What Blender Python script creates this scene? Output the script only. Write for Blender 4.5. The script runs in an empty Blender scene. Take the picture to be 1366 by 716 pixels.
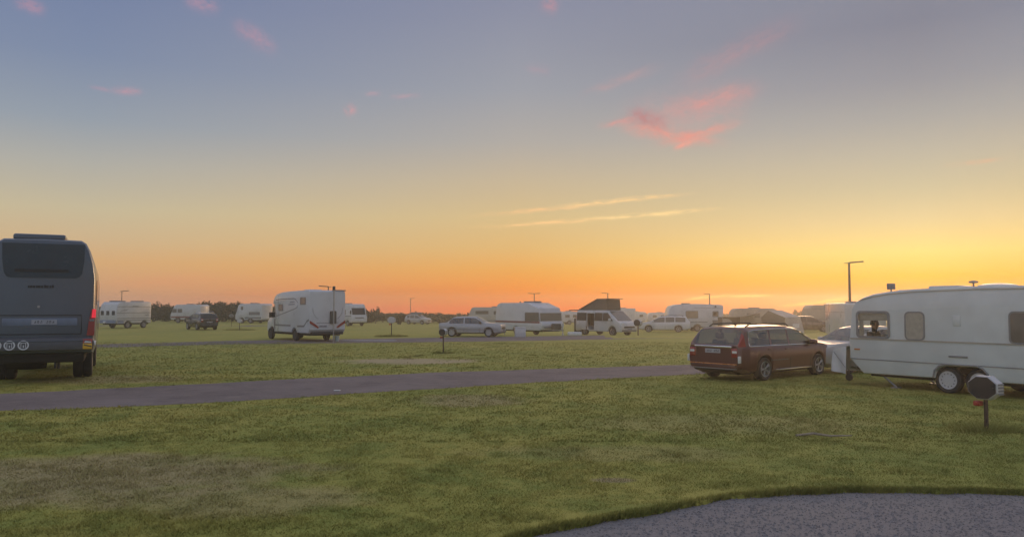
import bpy, bmesh, math, random
import numpy as np
from mathutils import Vector, Matrix
from mathutils.geometry import tessellate_polygon
random.seed(7); np.random.seed(7)
S = bpy.context.scene
COL = S.collection
R = math.radians

# ------------------------------------------------------------------ camera, light, sky
CAM_H = 2.05
cam = bpy.data.cameras.new('camera'); co = bpy.data.objects.new('camera', cam); COL.objects.link(co)
co.location = (0, 0, CAM_H); co.rotation_euler = (R(90 + 2.8), 0, 0)
cam.sensor_width = 36; cam.lens = 1050 / 1366 * 36; cam.clip_start = .05; cam.clip_end = 5000
S.camera = co
S.view_settings.view_transform = 'Standard'; S.view_settings.look = 'None'
S.view_settings.exposure = 0; S.view_settings.gamma = 1
S.cycles.use_denoising = True
S.cycles.max_bounces = 8; S.cycles.volume_bounces = 1; S.cycles.transparent_max_bounces = 16

SUN_AZ = 27.5           # degrees to the right of +Y, sun just under the horizon
sl = bpy.data.lights.new('sun', 'SUN'); so = bpy.data.objects.new('sun', sl); COL.objects.link(so)
sl.energy = 1.3; sl.angle = R(26); sl.color = (1, .62, .34)
_e = R(6.0); _a = R(SUN_AZ)
so.rotation_euler = Vector((math.sin(_a) * math.cos(_e), math.cos(_a) * math.cos(_e), math.sin(_e))).to_track_quat('Z', 'Y').to_euler()
so.location = (0, 0, 30)

def lin(c):
    return tuple((v / 255 / 12.92 if v / 255 <= .04045 else ((v / 255 + .055) / 1.055) ** 2.4) for v in c)

W = bpy.data.worlds.new('World'); S.world = W; W.use_nodes = True
NT = W.node_tree; NT.nodes.clear()
class NG:
    """tiny expression helper for shader nodes"""
    def __init__(s, nt): s.nt = nt
    def node(s, t, **k):
        n = s.nt.nodes.new(t)
        for a, b in k.items(): setattr(n, a, b)
        return n
    def put(s, sock, v):
        if isinstance(v, bpy.types.NodeSocket): s.nt.links.new(v, sock)
        else: sock.default_value = v
    def m(s, op, a, b=None, c=None, clamp=False):
        n = s.node('ShaderNodeMath', operation=op, use_clamp=clamp); s.put(n.inputs[0], a)
        if b is not None: s.put(n.inputs[1], b)
        if c is not None: s.put(n.inputs[2], c)
        return n.outputs[0]
    def mapr(s, v, a, b, c=0., d=1., smooth=True):
        n = s.node('ShaderNodeMapRange', interpolation_type='SMOOTHSTEP' if smooth else 'LINEAR')
        for k, q in enumerate((v, a, b, c, d)): s.put(n.inputs[k], q)
        return n.outputs[0]
    def mix(s, f, a, b, mode='MIX'):
        n = s.node('ShaderNodeMix', data_type='RGBA', blend_type=mode)
        s.put(n.inputs[0], f); s.put(n.inputs[6], a if isinstance(a, bpy.types.NodeSocket) else (*a[:3], 1)); s.put(n.inputs[7], b if isinstance(b, bpy.types.NodeSocket) else (*b[:3], 1))
        return n.outputs[2]
    def ramp(s, f, stops, interp='LINEAR'):
        n = s.node('ShaderNodeValToRGB'); cr = n.color_ramp; cr.interpolation = interp
        while len(cr.elements) < len(stops): cr.elements.new(.5)
        for e, (p, c) in zip(cr.elements, stops): e.position = p; e.color = (*c, 1)
        s.put(n.inputs[0], f); return n.outputs[0]
    def noise(s, vec, scale, detail=3., rough=.55, dist=0.):
        n = s.node('ShaderNodeTexNoise'); s.put(n.inputs['Vector'], vec); s.put(n.inputs['Scale'], scale)
        s.put(n.inputs['Detail'], detail); s.put(n.inputs['Roughness'], rough); s.put(n.inputs['Distortion'], dist)
        return n.outputs[0]
    def comb(s, x, y, z=0.):
        n = s.node('ShaderNodeCombineXYZ')
        for k, q in enumerate((x, y, z)): s.put(n.inputs[k], q)
        return n.outputs[0]

def sky():
    g = NG(NT)
    tc = g.node('ShaderNodeTexCoord'); sp = g.node('ShaderNodeSeparateXYZ'); NT.links.new(tc.outputs['Generated'], sp.inputs[0])
    x, y, z = sp.outputs
    el = g.m('MULTIPLY', g.m('ARCSINE', z), 180 / math.pi)
    az = g.m('MULTIPLY', g.m('ARCTAN2', x, y), 180 / math.pi)
    pos = g.m('SQRT', g.m('MAXIMUM', g.m('DIVIDE', el, 90.), 0.))
    P = lambda e: math.sqrt(max(e, 0) / 90)
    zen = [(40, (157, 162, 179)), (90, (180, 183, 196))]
    # colour by elevation at 0 / 27 / 60 / 180 degrees from the afterglow
    r0 = [(0, (255, 130, 0)), (1., (255, 154, 6)), (2., (255, 186, 44)), (3.6, (250, 215, 122)), (5.7, (230, 205, 150)), (7.8, (208, 194, 158)), (10, (190, 182, 163)), (12.2, (170, 167, 162)), (14.6, (150, 150, 156)), (18.2, (131, 133, 147))]
    r1 = [(0, (255, 112, 6)), (1.3, (248, 144, 42)), (2.7, (236, 168, 82)), (4.3, (226, 183, 116)), (6.5, (218, 190, 138)), (9.1, (201, 183, 153)), (11.9, (178, 172, 165)), (15.6, (158, 160, 168)), (21.5, (139, 143, 163))]
    r2 = [(0, (202, 150, 132)), (1.4, (214, 163, 120)), (2.9, (218, 173, 122)), (4.4, (209, 181, 141)), (6.3, (200, 186, 154)), (9.3, (176, 174, 166)), (12, (150, 159, 170)), (16, (128, 141, 167)), (20.5, (116, 130, 163))]
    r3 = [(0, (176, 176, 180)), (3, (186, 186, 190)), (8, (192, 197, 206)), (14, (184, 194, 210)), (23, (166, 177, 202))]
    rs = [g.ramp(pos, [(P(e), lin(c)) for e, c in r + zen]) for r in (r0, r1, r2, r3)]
    d = g.m('ABSOLUTE', g.m('SUBTRACT', az, SUN_AZ)); d = g.m('MINIMUM', d, g.m('SUBTRACT', 360., d))
    c = g.mix(g.mapr(d, 0., 27., smooth=False), rs[0], rs[1])
    c = g.mix(g.mapr(d, 27., 56., smooth=False), c, rs[2])
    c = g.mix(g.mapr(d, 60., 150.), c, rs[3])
    glow = g.m('MULTIPLY', g.m('POWER', 2.718, g.m('MULTIPLY', g.m('POWER', g.m('DIVIDE', d, 26.), 2.), -1.)), g.mapr(el, 8.5, 1.5))
    sc = g.m('ADD', 1., g.m('MULTIPLY', glow, .16)); vm = g.node('ShaderNodeVectorMath', operation='SCALE'); NT.links.new(c, vm.inputs[0]); NT.links.new(sc, vm.inputs['Scale']); c = vm.outputs[0]
    # clouds: wisps by direction (azimuth, elevation in degrees)
    v2 = g.comb(az, el)
    def ae(px, py):
        u, v = (px - 683) / 1050, (358 - py) / 1050; p = R(2.8)
        D = Vector((u, math.cos(p) - v * math.sin(p), math.sin(p) + v * math.cos(p))).normalized()
        return math.degrees(math.atan2(D.x, D.y)), math.degrees(math.asin(D.z))
    nlow = g.noise(v2, .55, 4.); nhi = g.noise(v2, 2.2, 5., .6)
    fr = g.node('ShaderNodeVectorMath', operation='ADD'); NT.links.new(v2, fr.inputs[0]); fr.inputs[1].default_value = (31., 17., 0)
    nbend = g.noise(fr.outputs[0], .8, 2.)
    def wisp(c, x0, y0, x1, y1, wpx, col, amt, bend=0., rag=.6, stretch=3.):
        (a0, e0), (a1, e1) = ae(x0, y0), ae(x1, y1)
        L = math.hypot(a1 - a0, e1 - e0) / 2; th = math.atan2(e1 - e0, a1 - a0)
        da = g.m('SUBTRACT', az, (a0 + a1) / 2); de = g.m('SUBTRACT', el, (e0 + e1) / 2)
        u = g.m('ADD', g.m('MULTIPLY', da, math.cos(th)), g.m('MULTIPLY', de, math.sin(th)))
        v = g.m('SUBTRACT', g.m('MULTIPLY', de, math.cos(th)), g.m('MULTIPLY', da, math.sin(th)))
        v = g.m('ADD', v, g.m('MULTIPLY', g.m('SUBTRACT', nbend, .5), bend))
        un = g.m('DIVIDE', u, L); vn = g.m('DIVIDE', v, wpx / 18.3)
        r2_ = g.m('ADD', g.m('POWER', g.m('ABSOLUTE', un), 3.6), g.m('MULTIPLY', vn, vn))
        k = g.m('POWER', 2.718, g.m('MULTIPLY', r2_, -1.6))
        nv = g.noise(g.comb(g.m('MULTIPLY', u, 1 / stretch), v, x0 * .01), 2.6, 6., .68)
        k = g.m('MULTIPLY', k, g.mapr(nv, .5 - rag * .42, .5 + rag * .28))
        return g.mix(g.m('MULTIPLY', k, amt), c, lin(col))
    # main pink cloud
    c = wisp(c, 830, 160, 1000, 140, 30, (226, 158, 150), .30, .6, .7, 2)
    c = wisp(c, 830, 168, 960, 190, 10, (236, 154, 138), 0.77, .9, .8)
    c = wisp(c, 880, 192, 985, 164, 7, (236, 154, 138), 0.77, .6, .8)
    c = wisp(c, 890, 150, 1010, 118, 14, (228, 152, 142), .62, 1., .9)
    c = wisp(c, 838, 150, 890, 168, 11, (196, 116, 116), .7, .9, .9, 1.5)
    c = wisp(c, 898, 198, 932, 186, 5, (250, 160, 142), .8, .2, .5)
    c = wisp(c, 800, 168, 850, 158, 5, (236, 150, 138), .6, .3, .6)
    c = wisp(c, 905, 110, 1060, 30, 16, (205, 146, 146), 0.36, .8, .8)
    c = wisp(c, 780, 125, 880, 88, 7, (206, 158, 154), .4, .5, .8)
    # contrail pair
    c = wisp(c, 630, 288, 795, 272, 3.2, (252, 204, 146), .95, .25, .5, 6)
    c = wisp(c, 745, 275.5, 912, 258.5, 3.5, (255, 214, 152), 1., .25, .4, 5)
    c = wisp(c, 640, 303, 805, 292, 3.2, (253, 208, 146), 1., .2, .35, 6)
    c = wisp(c, 775, 293.5, 958, 278.5, 3.3, (255, 220, 156), 1., .2, .3, 5)
    # small pink puffs high up
    c = wisp(c, 18, 0, 60, 14, 8, (214, 150, 160), 0.51, .5, .7, 1.6)
    c = wisp(c, 246, 0, 292, 10, 10, (208, 152, 164), 0.48, .5, .7, 1.6)
    c = wisp(c, 312, 30, 368, 68, 11, (206, 150, 162), 0.45, .6, .8, 1.4)
    c = wisp(c, 150, 120, 190, 123, 5, (224, 152, 160), 0.48, .2, .7, 1.5)
    c = wisp(c, 120, 116, 150, 122, 3, (190, 150, 165), .5, .2, .7, 2)
    c = wisp(c, 460, 152, 475, 142, 8, (226, 156, 158), 0.51, .2, .5, 1.2)
    c = wisp(c, 520, 130, 560, 127, 3.5, (200, 158, 166), .5, .2, .7, 2)
    c = wisp(c, 486, 126, 508, 124, 3.5, (200, 158, 166), .5, .2, .7, 2)
    c = wisp(c, 722, 0, 745, 12, 11, (222, 148, 150), 0.48, .3, .6, 1.4)
    c = wisp(c, 700, 90, 736, 96, 7, (186, 154, 164), .35, .3, .8, 2)
    c = wisp(c, 1262, 221, 1340, 212, 3, (232, 180, 140), .5, .2, .7, 4)
    # bands low in the glow
    c = wisp(c, 905, 400, 975, 393, 2.6, (255, 214, 96), .85, .1, .4, 6)
    c = wisp(c, 970, 395, 1030, 394, 2.2, (255, 216, 100), .9, .1, .4, 6)
    c = wisp(c, 1040, 408, 1140, 397, 3.2, (255, 218, 76), .8, .15, .5, 6)
    c = wisp(c, 140, 378, 300, 372, 9, (232, 156, 112), .45, .3, .9, 6)
    c = wisp(c, 240, 396, 640, 384, 7, (228, 132, 72), .4, .3, .9, 8)
    c = wisp(c, 720, 386, 900, 382, 4, (246, 168, 70), .4, .2, .8, 8)
    bg = g.node('ShaderNodeBackground'); NT.links.new(c, bg.inputs[0]); bg.inputs[1].default_value = 1.0
    o = g.node('ShaderNodeOutputWorld'); NT.links.new(bg.outputs[0], o.inputs[0])
sky()

# ------------------------------------------------------------------ materials
def mat(name, col, rough=.5, metal=0., coat=0., vary=.12, scale=3., spec=.5, emit=None):
    m = bpy.data.materials.new(name); m.use_nodes = True; nt = m.node_tree; g = NG(nt)
    b = nt.nodes['Principled BSDF']
    tc = g.node('ShaderNodeTexCoord')
    n = g.noise(tc.outputs['Object'], scale, 4.)
    lo = tuple(c * (1 - vary) for c in col); hi = tuple(min(1, c * (1 + vary)) for c in col)
    nt.links.new(g.mix(g.mapr(n, .3, .7), lo, hi), b.inputs['Base Color'])
    nt.links.new(g.mapr(n, .3, .7, max(.02, rough - .06), min(1, rough + .08)), b.inputs['Roughness'])
    b.inputs['Metallic'].default_value = metal; b.inputs['Coat Weight'].default_value = coat
    b.inputs['Coat Roughness'].default_value = .06
    b.inputs['Specular IOR Level'].default_value = spec
    if emit: b.inputs['Emission Color'].default_value = (*emit[0], 1); b.inputs['Emission Strength'].default_value = emit[1]
    return m
def glassmat(name, tint, fac):
    m = bpy.data.materials.new(name); m.use_nodes = True; nt = m.node_tree; nt.nodes.clear(); g = NG(nt)
    t = g.node('ShaderNodeBsdfTransparent'); t.inputs[0].default_value = (*tint, 1)
    gl = g.node('ShaderNodeBsdfGlossy'); gl.inputs['Roughness'].default_value = .04; gl.inputs[0].default_value = (.9, .93, .95, 1)
    lw = g.node('ShaderNodeLayerWeight'); f5 = g.m('MULTIPLY', g.m('POWER', lw.outputs['Facing'], 5.), .8)
    mx = g.node('ShaderNodeMixShader'); nt.links.new(g.m('ADD', f5, fac + .02, clamp=True), mx.inputs[0])
    nt.links.new(t.outputs[0], mx.inputs[1]); nt.links.new(gl.outputs[0], mx.inputs[2])
    o = g.node('ShaderNodeOutputMaterial'); nt.links.new(mx.outputs[0], o.inputs[0])
    return m
M = dict(
    white=mat('white_gelcoat', (.56, .575, .61), .32, coat=.3, vary=.05, scale=1.2),
    white2=mat('old_white_gelcoat', (.59, .62, .63), .4, coat=.15, vary=.06, scale=1.5),
    cream=mat('cream_gelcoat', (.46, .45, .41), .45, vary=.07, scale=1.5),
    backlit_tone=mat('backlit_toned_panel', (.3, .28, .25), .5, vary=.1),  # caravan panel with its backlit darkness put into the colour
    anthracite=mat('anthracite_metallic', (.066, .092, .128), .38, .2, .6, .08, 1.),
    bumper=mat('grey_bumper_plastic', (.090, .098, .118), .5, vary=.1),
    black=mat('black_plastic', (.02, .021, .024), .55, vary=.2),
    under=mat('dark_underbody', (.018, .017, .016), .8, vary=.3),
    tyre=mat('tyre_rubber', (.022, .022, .023), .8, vary=.2, scale=8),
    rim=mat('alloy_rim', (.40, .41, .42), .35, .8, vary=.05),
    steel=mat('galvanised_steel', (.3, .3, .31), .45, .7, vary=.12),
    greytrim=mat('grey_trim', (.22, .22, .23), .5, vary=.1),
    chrome=mat('bright_trim', (.75, .76, .78), .15, 1., vary=.03),
    dglass=mat('dark_glass', (.016, .028, .038), .12, vary=.1, spec=.35),
    fglass=mat('grey_acrylic_window', (.12, .112, .10), .14, vary=.1, coat=.4),
    tanblind=mat('tan_blind', (.32, .24, .17), .5, vary=.1),
    curtain=mat('beige_curtain', (.38, .35, .3), .8, vary=.12, scale=9),
    cglass=glassmat('car_glass', (.42, .45, .46), .10),
    pglass=glassmat('pale_window_glass', (.975, .975, .965), .0),
    red=mat('dark_red_paint', (.095, .028, .027), .34, .2, .45, .06, 1.5),
    silver=mat('silver_paint', (.45, .455, .46), .42, .4, .3, .05, 1.5),
    oldsilver=mat('dull_silver_paint', (.40, .41, .43), .38, .4, .4, .06, 1.5),
    whitecar=mat('white_car_paint', (.52, .54, .57), .3, .0, .6, .05, 1.5),
    navy=mat('dark_navy_paint', (.022, .026, .036), .25, .2, .8, .08),
    blackcar=mat('dark_grey_paint', (.045, .045, .045), .28, .3, .7, .08),
    tail=mat('red_tail_lens', (.27, .018, .02), .2, coat=.5, vary=.1),
    taillit=mat('lit_red_lens', (.6, .02, .04), .2, vary=.1, emit=((1., .03, .06), .55)),
    amber=mat('amber_lens', (.6, .22, .05), .25, vary=.1),
    lens=mat('clear_lens', (.7, .72, .74), .12, .2, .5, .05),
    platedim=mat('dim_grey_plate', (.34, .36, .42), .4, vary=.06),
    busglass=mat('tinted_rear_glass', (.024, .046, .066), .2, vary=.1, spec=.35),
    pedgrey=mat('weathered_grey_plastic', (.36, .36, .38), .45, vary=.12),
    plate=mat('white_plate', (.72, .73, .74), .35, vary=.04),
    plateblue=mat('plate_recess_grey_blue', (.15, .19, .27), .4, vary=.1),
    ink=mat('dark_ink', (.04, .045, .055), .5, vary=.1),
    yellow=mat('yellow_sticker', (.7, .42, .04), .45, vary=.05),
    redst=mat('red_sticker', (.5, .06, .05), .45, vary=.05),
    whitest=mat('white_sticker', (.62, .65, .7), .45, vary=.05),
    bluest=mat('pale_blue_stripe', (.2, .25, .38), .4, vary=.08),
    greyst=mat('grey_stripe', (.16, .17, .19), .4, vary=.1),
    maroon=mat('maroon_stripe', (.2, .07, .07), .4, vary=.1),
    canvas=mat('grey_canvas', (.115, .108, .095), .9, vary=.1, scale=5, spec=.2),
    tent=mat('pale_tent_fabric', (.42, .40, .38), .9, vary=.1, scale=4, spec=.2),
    tentshade=mat('shaded_tent_fabric', (.16, .15, .13), .9, vary=.1, scale=4, spec=.2),  # same tent cloth with the shade painted into its colour
    seat=mat('dark_seat_fabric', (.05, .045, .04), .9, vary=.2, spec=.2),
    wood=mat('brown_post_paint', (.055, .036, .028), .7, vary=.25, scale=9),
    orange=mat('orange_red_socket_box', (.42, .06, .035), .5, vary=.12),
    hoodw=mat('white_hood_plastic', (.52, .52, .54), .35, vary=.06),
    pole=mat('dark_lamp_pole', (.09, .08, .075), .5, .4, vary=.15),
    mint=mat('pale_mint_plastic', (.5, .62, .6), .4, vary=.06),
    palebl=mat('pale_blue_plastic', (.48, .54, .72), .45, vary=.05),
    skin=mat('skin', (.42, .25, .18), .5, vary=.06),
    shirt=mat('dark_jumper', (.04, .042, .05), .9, vary=.2, scale=12),
    trousers=mat('dark_trousers', (.05, .055, .07), .9, vary=.2, scale=12),
    hair=mat('dark_hair', (.03, .022, .016), .6, vary=.3, scale=20),
    door_in=mat('brown_cabinet_wood', (.2, .13, .085), .5, vary=.15, scale=2),
    stick=mat('bleached_stick', (.3, .26, .2), .8, vary=.2, scale=15),
    litter=mat('white_scrap', (.7, .7, .68), .7, vary=.05),
)

# ------------------------------------------------------------------ mesh helpers
class MB:
    def __init__(s): s.v = []; s.f = []; s.m = []
    def add(s, vs, fs, m=0):
        o = len(s.v); s.v += [tuple(p) for p in vs]; s.f += [tuple(i + o for i in f) for f in fs]; s.m += [m] * len(fs); return s
    def box(s, x0, y0, z0, x1, y1, z1, m=0, tx=0, ty=0):
        vs = [(x0, y0, z0), (x1, y0, z0), (x1, y1, z0), (x0, y1, z0), (x0 + tx, y0 + ty, z1), (x1 - tx, y0 + ty, z1), (x1 - tx, y1 - ty, z1), (x0 + tx, y1 - ty, z1)]
        return s.add(vs, [(3, 2, 1, 0), (4, 5, 6, 7), (0, 1, 5, 4), (1, 2, 6, 5), (2, 3, 7, 6), (3, 0, 4, 7)], m)
    def rbox(s, x0, y0, z0, x1, y1, z1, b=.03, m=0):
        bm = bmesh.new(); q = bmesh.ops.create_cube(bm, size=1)
        for v in bm.verts:
            v.co = Vector(((x0 + x1) / 2 + v.co.x * (x1 - x0), (y0 + y1) / 2 + v.co.y * (y1 - y0), (z0 + z1) / 2 + v.co.z * (z1 - z0)))
        b = min(b, .45 * min(x1 - x0, y1 - y0, z1 - z0))
        bmesh.ops.bevel(bm, geom=bm.edges[:], offset=b, segments=2, affect='EDGES', profile=.5)
        bm.verts.index_update()
        s.add([v.co[:] for v in bm.verts], [[v.index for v in f.verts] for f in bm.faces], m); bm.free(); return s
    def tube(s, pts, r, n=8, m=0, cap=True):
        pts = [Vector(p) for p in pts]; rs = r if isinstance(r, (list, tuple)) else [r] * len(pts); vs = []
        for i, p in enumerate(pts):
            t = (pts[min(i + 1, len(pts) - 1)] - pts[max(i - 1, 0)]).normalized()
            a = t.cross(Vector((0, 0, 1))) if abs(t.z) < .9 else t.cross(Vector((1, 0, 0))); a.normalize(); b = t.cross(a)
            for k in range(n):
                q = 2 * math.pi * k / n; vs.append(p + (a * math.cos(q) + b * math.sin(q)) * rs[i])
        fs = [(i * n + k, i * n + (k + 1) % n, (i + 1) * n + (k + 1) % n, (i + 1) * n + k) for i in range(len(pts) - 1) for k in range(n)]
        if cap: fs += [tuple(range(n))[::-1], tuple(range((len(pts) - 1) * n, len(pts) * n))]
        return s.add(vs, fs, m)
    def lathe(s, prof, c=(0, 0, 0), axis='Y', n=24, m=0, close=False):
        vs = []
        for (r, h) in prof:
            for k in range(n):
                q = 2 * math.pi * k / n; a, b = r * math.cos(q), r * math.sin(q)
                vs.append({'Y': (c[0] + a, c[1] + h, c[2] + b), 'Z': (c[0] + a, c[1] + b, c[2] + h), 'X': (c[0] + h, c[1] + a, c[2] + b)}[axis])
        fs = []
        for i in range(len(prof) - (0 if close else 1)):
            j = (i + 1) % len(prof)
            for k in range(n): fs.append((i * n + k, i * n + (k + 1) % n, j * n + (k + 1) % n, j * n + k))
        if not close: fs += [tuple(range(n)), tuple(range((len(prof) - 1) * n, len(prof) * n))]
        return s.add(vs, fs, m)
    def poly(s, pts, off, m=0):
        """slab from a planar 3-D outline, thickened by the vector off"""
        n = len(pts); p = [Vector(q) for q in pts]; o = Vector(off)
        tri = tessellate_polygon([p])
        s.add(p + [q + o for q in p], [t for t in tri] + [(a + n, c + n, b + n) for a, b, c in tri] + [(i, (i + 1) % n, (i + 1) % n + n, i + n) for i in range(n)], m); return s
    def build(s, name, mats, parent=None, smooth=30, loc=None, rot=None):
        me = bpy.data.meshes.new(name); me.from_pydata(s.v, [], s.f); me.update()
        bm = bmesh.new(); bm.from_mesh(me); bmesh.ops.recalc_face_normals(bm, faces=bm.faces[:]); bm.to_mesh(me); bm.free()
        if not isinstance(mats, (list, tuple)): mats = [mats]
        for q in mats: me.materials.append(M[q] if isinstance(q, str) else q)
        if len(mats) > 1: me.polygons.foreach_set('material_index', s.m)
        if smooth:
            me.polygons.foreach_set('use_smooth', [True] * len(me.polygons)); me.set_sharp_from_angle(angle=R(smooth))
        o = bpy.data.objects.new(name, me); COL.objects.link(o); o.parent = parent
        if loc is not None: o.location = loc
        if rot is not None: o.rotation_euler = rot
        return o

def tag(o, label=None, cat=None, group=None, kind=None):
    if label: o['label'] = label
    if cat: o['category'] = cat
    if group: o['group'] = group
    if kind: o['kind'] = kind
    return o
def root(name, label, cat, x, y, yaw=0, group=None, z=None):
    o = bpy.data.objects.new(name, None); COL.objects.link(o); o.empty_display_size = .3
    o.location = (x, y, ground(x, y) if z is None else z); o.rotation_euler = (0, 0, R(yaw))
    return tag(o, label, cat, group)
def copy_tree(o, parent=None):
    c = o.copy(); COL.objects.link(c)
    if parent is not None: c.parent = parent
    for ch in list(o.children): copy_tree(ch, c)
    return c

def ground(x, y):
    if y < 57: return 0.
    k = min(1, max(0, (x / y + .38) / .34)); k = .12 + .88 * k * k * (3 - 2 * k)
    return -k * (.030 * (min(y, 64) - 57) + .010 * max(0, min(y, 110) - 64) + .0085 * max(0, y - 110))

def inset(poly, d):
    n = len(poly); A = sum(poly[i][0] * poly[(i + 1) % n][1] - poly[(i + 1) % n][0] * poly[i][1] for i in range(n))
    sg = 1 if A > 0 else -1; out = []
    for i in range(n):
        p0, p, p1 = Vector(poly[i - 1]), Vector(poly[i]), Vector(poly[(i + 1) % n])
        e0 = (p - p0).normalized(); e1 = (p1 - p).normalized()
        n0 = Vector((-e0.y, e0.x)) * sg; n1 = Vector((-e1.y, e1.x)) * sg
        b = n0 + n1
        if b.length < 1e-4: b = n0
        b.normalize(); q = p + b * (d / max(.45, b.dot(n0))); out.append((q.x, q.y))
    return out
def ext(mb, prof, w, r=.06, m=0, hl=(), hr=(), gaps=(), gy=.9, tum=0., zref=1., mseg=None):
    """side profile (x,z) swept across the width with rounded long edges; hl/hr holes in the left (+y) and right side; gaps: profile segments open over |y|<gy"""
    ysr = [(w / 2, r), (w / 2 - .3 * r, .3 * r), (w / 2 - r, 0)]
    rings = ysr + ([(gy, 0), (-gy, 0)] if gaps else []) + [(-y, d) for y, d in ysr[::-1]]
    n = len(prof); o = len(mb.v)
    for y, d in rings:
        for (x, z) in inset(prof, d):
            k = 1 - tum * max(0, z - zref); mb.v.append((x, y * k, z))
    for i in range(len(rings) - 1):
        for k in range(n):
            if gaps and k in gaps and i == 3: continue
            mb.f.append((o + i * n + k, o + i * n + (k + 1) % n, o + (i + 1) * n + (k + 1) % n, o + (i + 1) * n + k))
            mb.m.append(mseg.get(k, m) if mseg else m)
    for ri, holes in ((0, hl), (len(rings) - 1, hr)):
        y = rings[ri][0]; loop = [Vector((x, 0, z)) for x, z in inset(prof, rings[ri][1])]
        hs = [[Vector((x, 0, z)) for x, z in h] for h in holes]
        idx = [o + ri * n + k for k in range(n)]
        for h in hs:
            for p in h: idx.append(len(mb.v)); mb.v.append((p.x, y * (1 - tum * max(0, p.z - zref)), p.z))
        for t in tessellate_polygon([loop] + hs): mb.f.append(tuple(idx[a] for a in t)); mb.m.append(m)
    return mb
def rr(x0, z0, x1, z1, r, n=4):
    out = []
    for cx, cz, a in ((x1 - r, z1 - r, 0), (x0 + r, z1 - r, 90), (x0 + r, z0 + r, 180), (x1 - r, z0 + r, 270)):
        for k in range(n + 1):
            q = R(a + 90 * k / n); out.append((cx + r * math.cos(q), cz + r * math.sin(q)))
    return out
def side(mb, pts, y, t, m=0):
    sg = 1 if y > 0 else -1
    return mb.poly([(x, y, z) for x, z in pts], (0, sg * t, 0), m)
def ringside(mb, po, pi, y, t, m=0):
    n = len(po); sg = 1 if y > 0 else -1
    vs = [(x, y, z) for x, z in po] + [(x, y, z) for x, z in pi] + [(x, y + sg * t, z) for x, z in po] + [(x, y + sg * t, z) for x, z in pi]
    fs = []
    for i in range(n):
        j = (i + 1) % n
        fs += [(i, j, n + j, n + i), (2 * n + i, 2 * n + j, 3 * n + j, 3 * n + i), (i, j, 2 * n + j, 2 * n + i), (n + i, n + j, 3 * n + j, 3 * n + i)]
    return mb.add(vs, fs, m)
def window(p, x0, z0, x1, z1, y, glass='fglass', frame='greytrim', r=.08, t=.012):
    """framed pane on a side wall at y; the pane is a part, its frame a sub-part"""
    o = side(MB(), rr(x0, z0, x1, z1, r), y + (.002 if y > 0 else -.002), t).build('window', glass, p)
    ringside(MB(), rr(x0 - .035, z0 - .035, x1 + .035, z1 + .035, r + .03), rr(x0 + .002, z0 + .002, x1 - .002, z1 - .002, r), y + (.001 if y > 0 else -.001), t + .008).build('window_frame', frame, o)
    return o
def endpanel(pts, xf, t, sg, name, mt, p, frame=None):
    """panel on a front/rear face: pts (y,z), xf(z) the x of the face, thickened outward"""
    mb = MB().poly([(xf(z) + sg * .003, y, z) for y, z in pts], (sg * t, 0, 0)); return mb.build(name, mt, p)
def strip(pts, y, h, name, mt, p, t=.006):
    """stripe along a side wall following the (x,z) polyline with height h"""
    up = [(x, z + h / 2) for x, z in pts]; dn = [(x, z - h / 2) for x, z in pts][::-1]
    return side(MB(), up + dn, y + (.0015 if y > 0 else -.0015), t).build(name, mt, p)

TYRES = {}
def wheel(p, x, y, Rw, wd, mt='rim', spokes=5, hub=False):
    """tyre with a rim child, outer face away from the centre line"""
    sg = 1 if y > 0 else -1; key = (Rw, wd, mt, spokes, hub)
    if key not in TYRES:
        ri = Rw * .68; h = wd / 2
        t = MB().lathe([(ri, -h * .9), (Rw * .9, -h), (Rw * .985, -h * .75), (Rw, -h * .3), (Rw, h * .3), (Rw * .985, h * .75), (Rw * .9, h), (ri, h * .9)], n=28, close=True)
        to = t.build('wheel', 'tyre', None)
        b = MB()
        b.lathe([(ri * 1.01, h * .86), (ri * .98, h * .96), (ri * .88, h * .9), (ri * .86, h * .3), (ri * 1.01, h * .3)], n=28, close=True)
        b.lathe([(.01, h * .2), (ri * .87, h * .2)], n=20, m=1)
        if spokes:
            for k in range(spokes):
                a = 2 * math.pi * k / spokes
                for da in (-.13, .13):
                    c, s_ = math.cos(a + da), math.sin(a + da); c2, s2 = math.cos(a + da * .5), math.sin(a + da * .5)
                    b.tube([(c2 * ri * .16, h * .72, s2 * ri * .16), (c * ri * .93, h * .84, s_ * ri * .93)], ri * .075, 6)
        else:
            b.lathe([(.01, h * .95), (ri * .45, h * .92), (ri * .5, h * .72), (ri * .9, h * .8)], n=24)
            for k in range(12):
                a = 2 * math.pi * k / 12
                b.box(*(math.cos(a) * ri * .72 - .012, h * .78, math.sin(a) * ri * .72 - .012), *(math.cos(a) * ri * .72 + .012, h * .835, math.sin(a) * ri * .72 + .012), m=1)
        b.lathe([(.005, h * .98), (ri * .2, h * .9), (ri * .22, h * .6)], n=14)
        ro = b.build('rim', [mt, 'black'], to)
        for o in (ro, to): COL.objects.unlink(o)
        TYRES[key] = (to, ro)
    to, ro = TYRES[key]
    t = to.copy(); COL.objects.link(t); t.parent = p; t.location = (x, y, Rw); t.rotation_euler = (0, 0, 0 if sg > 0 else math.pi)
    r_ = ro.copy(); COL.objects.link(r_); r_.parent = t
    return t
def arch(cx, cz, r, n=9, x0=None):
    """points along a wheel arch from rear to front (upper half circle cut at z = cz0)"""
    return [(cx - r * math.cos(math.pi * k / n), cz + r * math.sin(math.pi * k / n)) for k in range(n + 1)]

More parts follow.
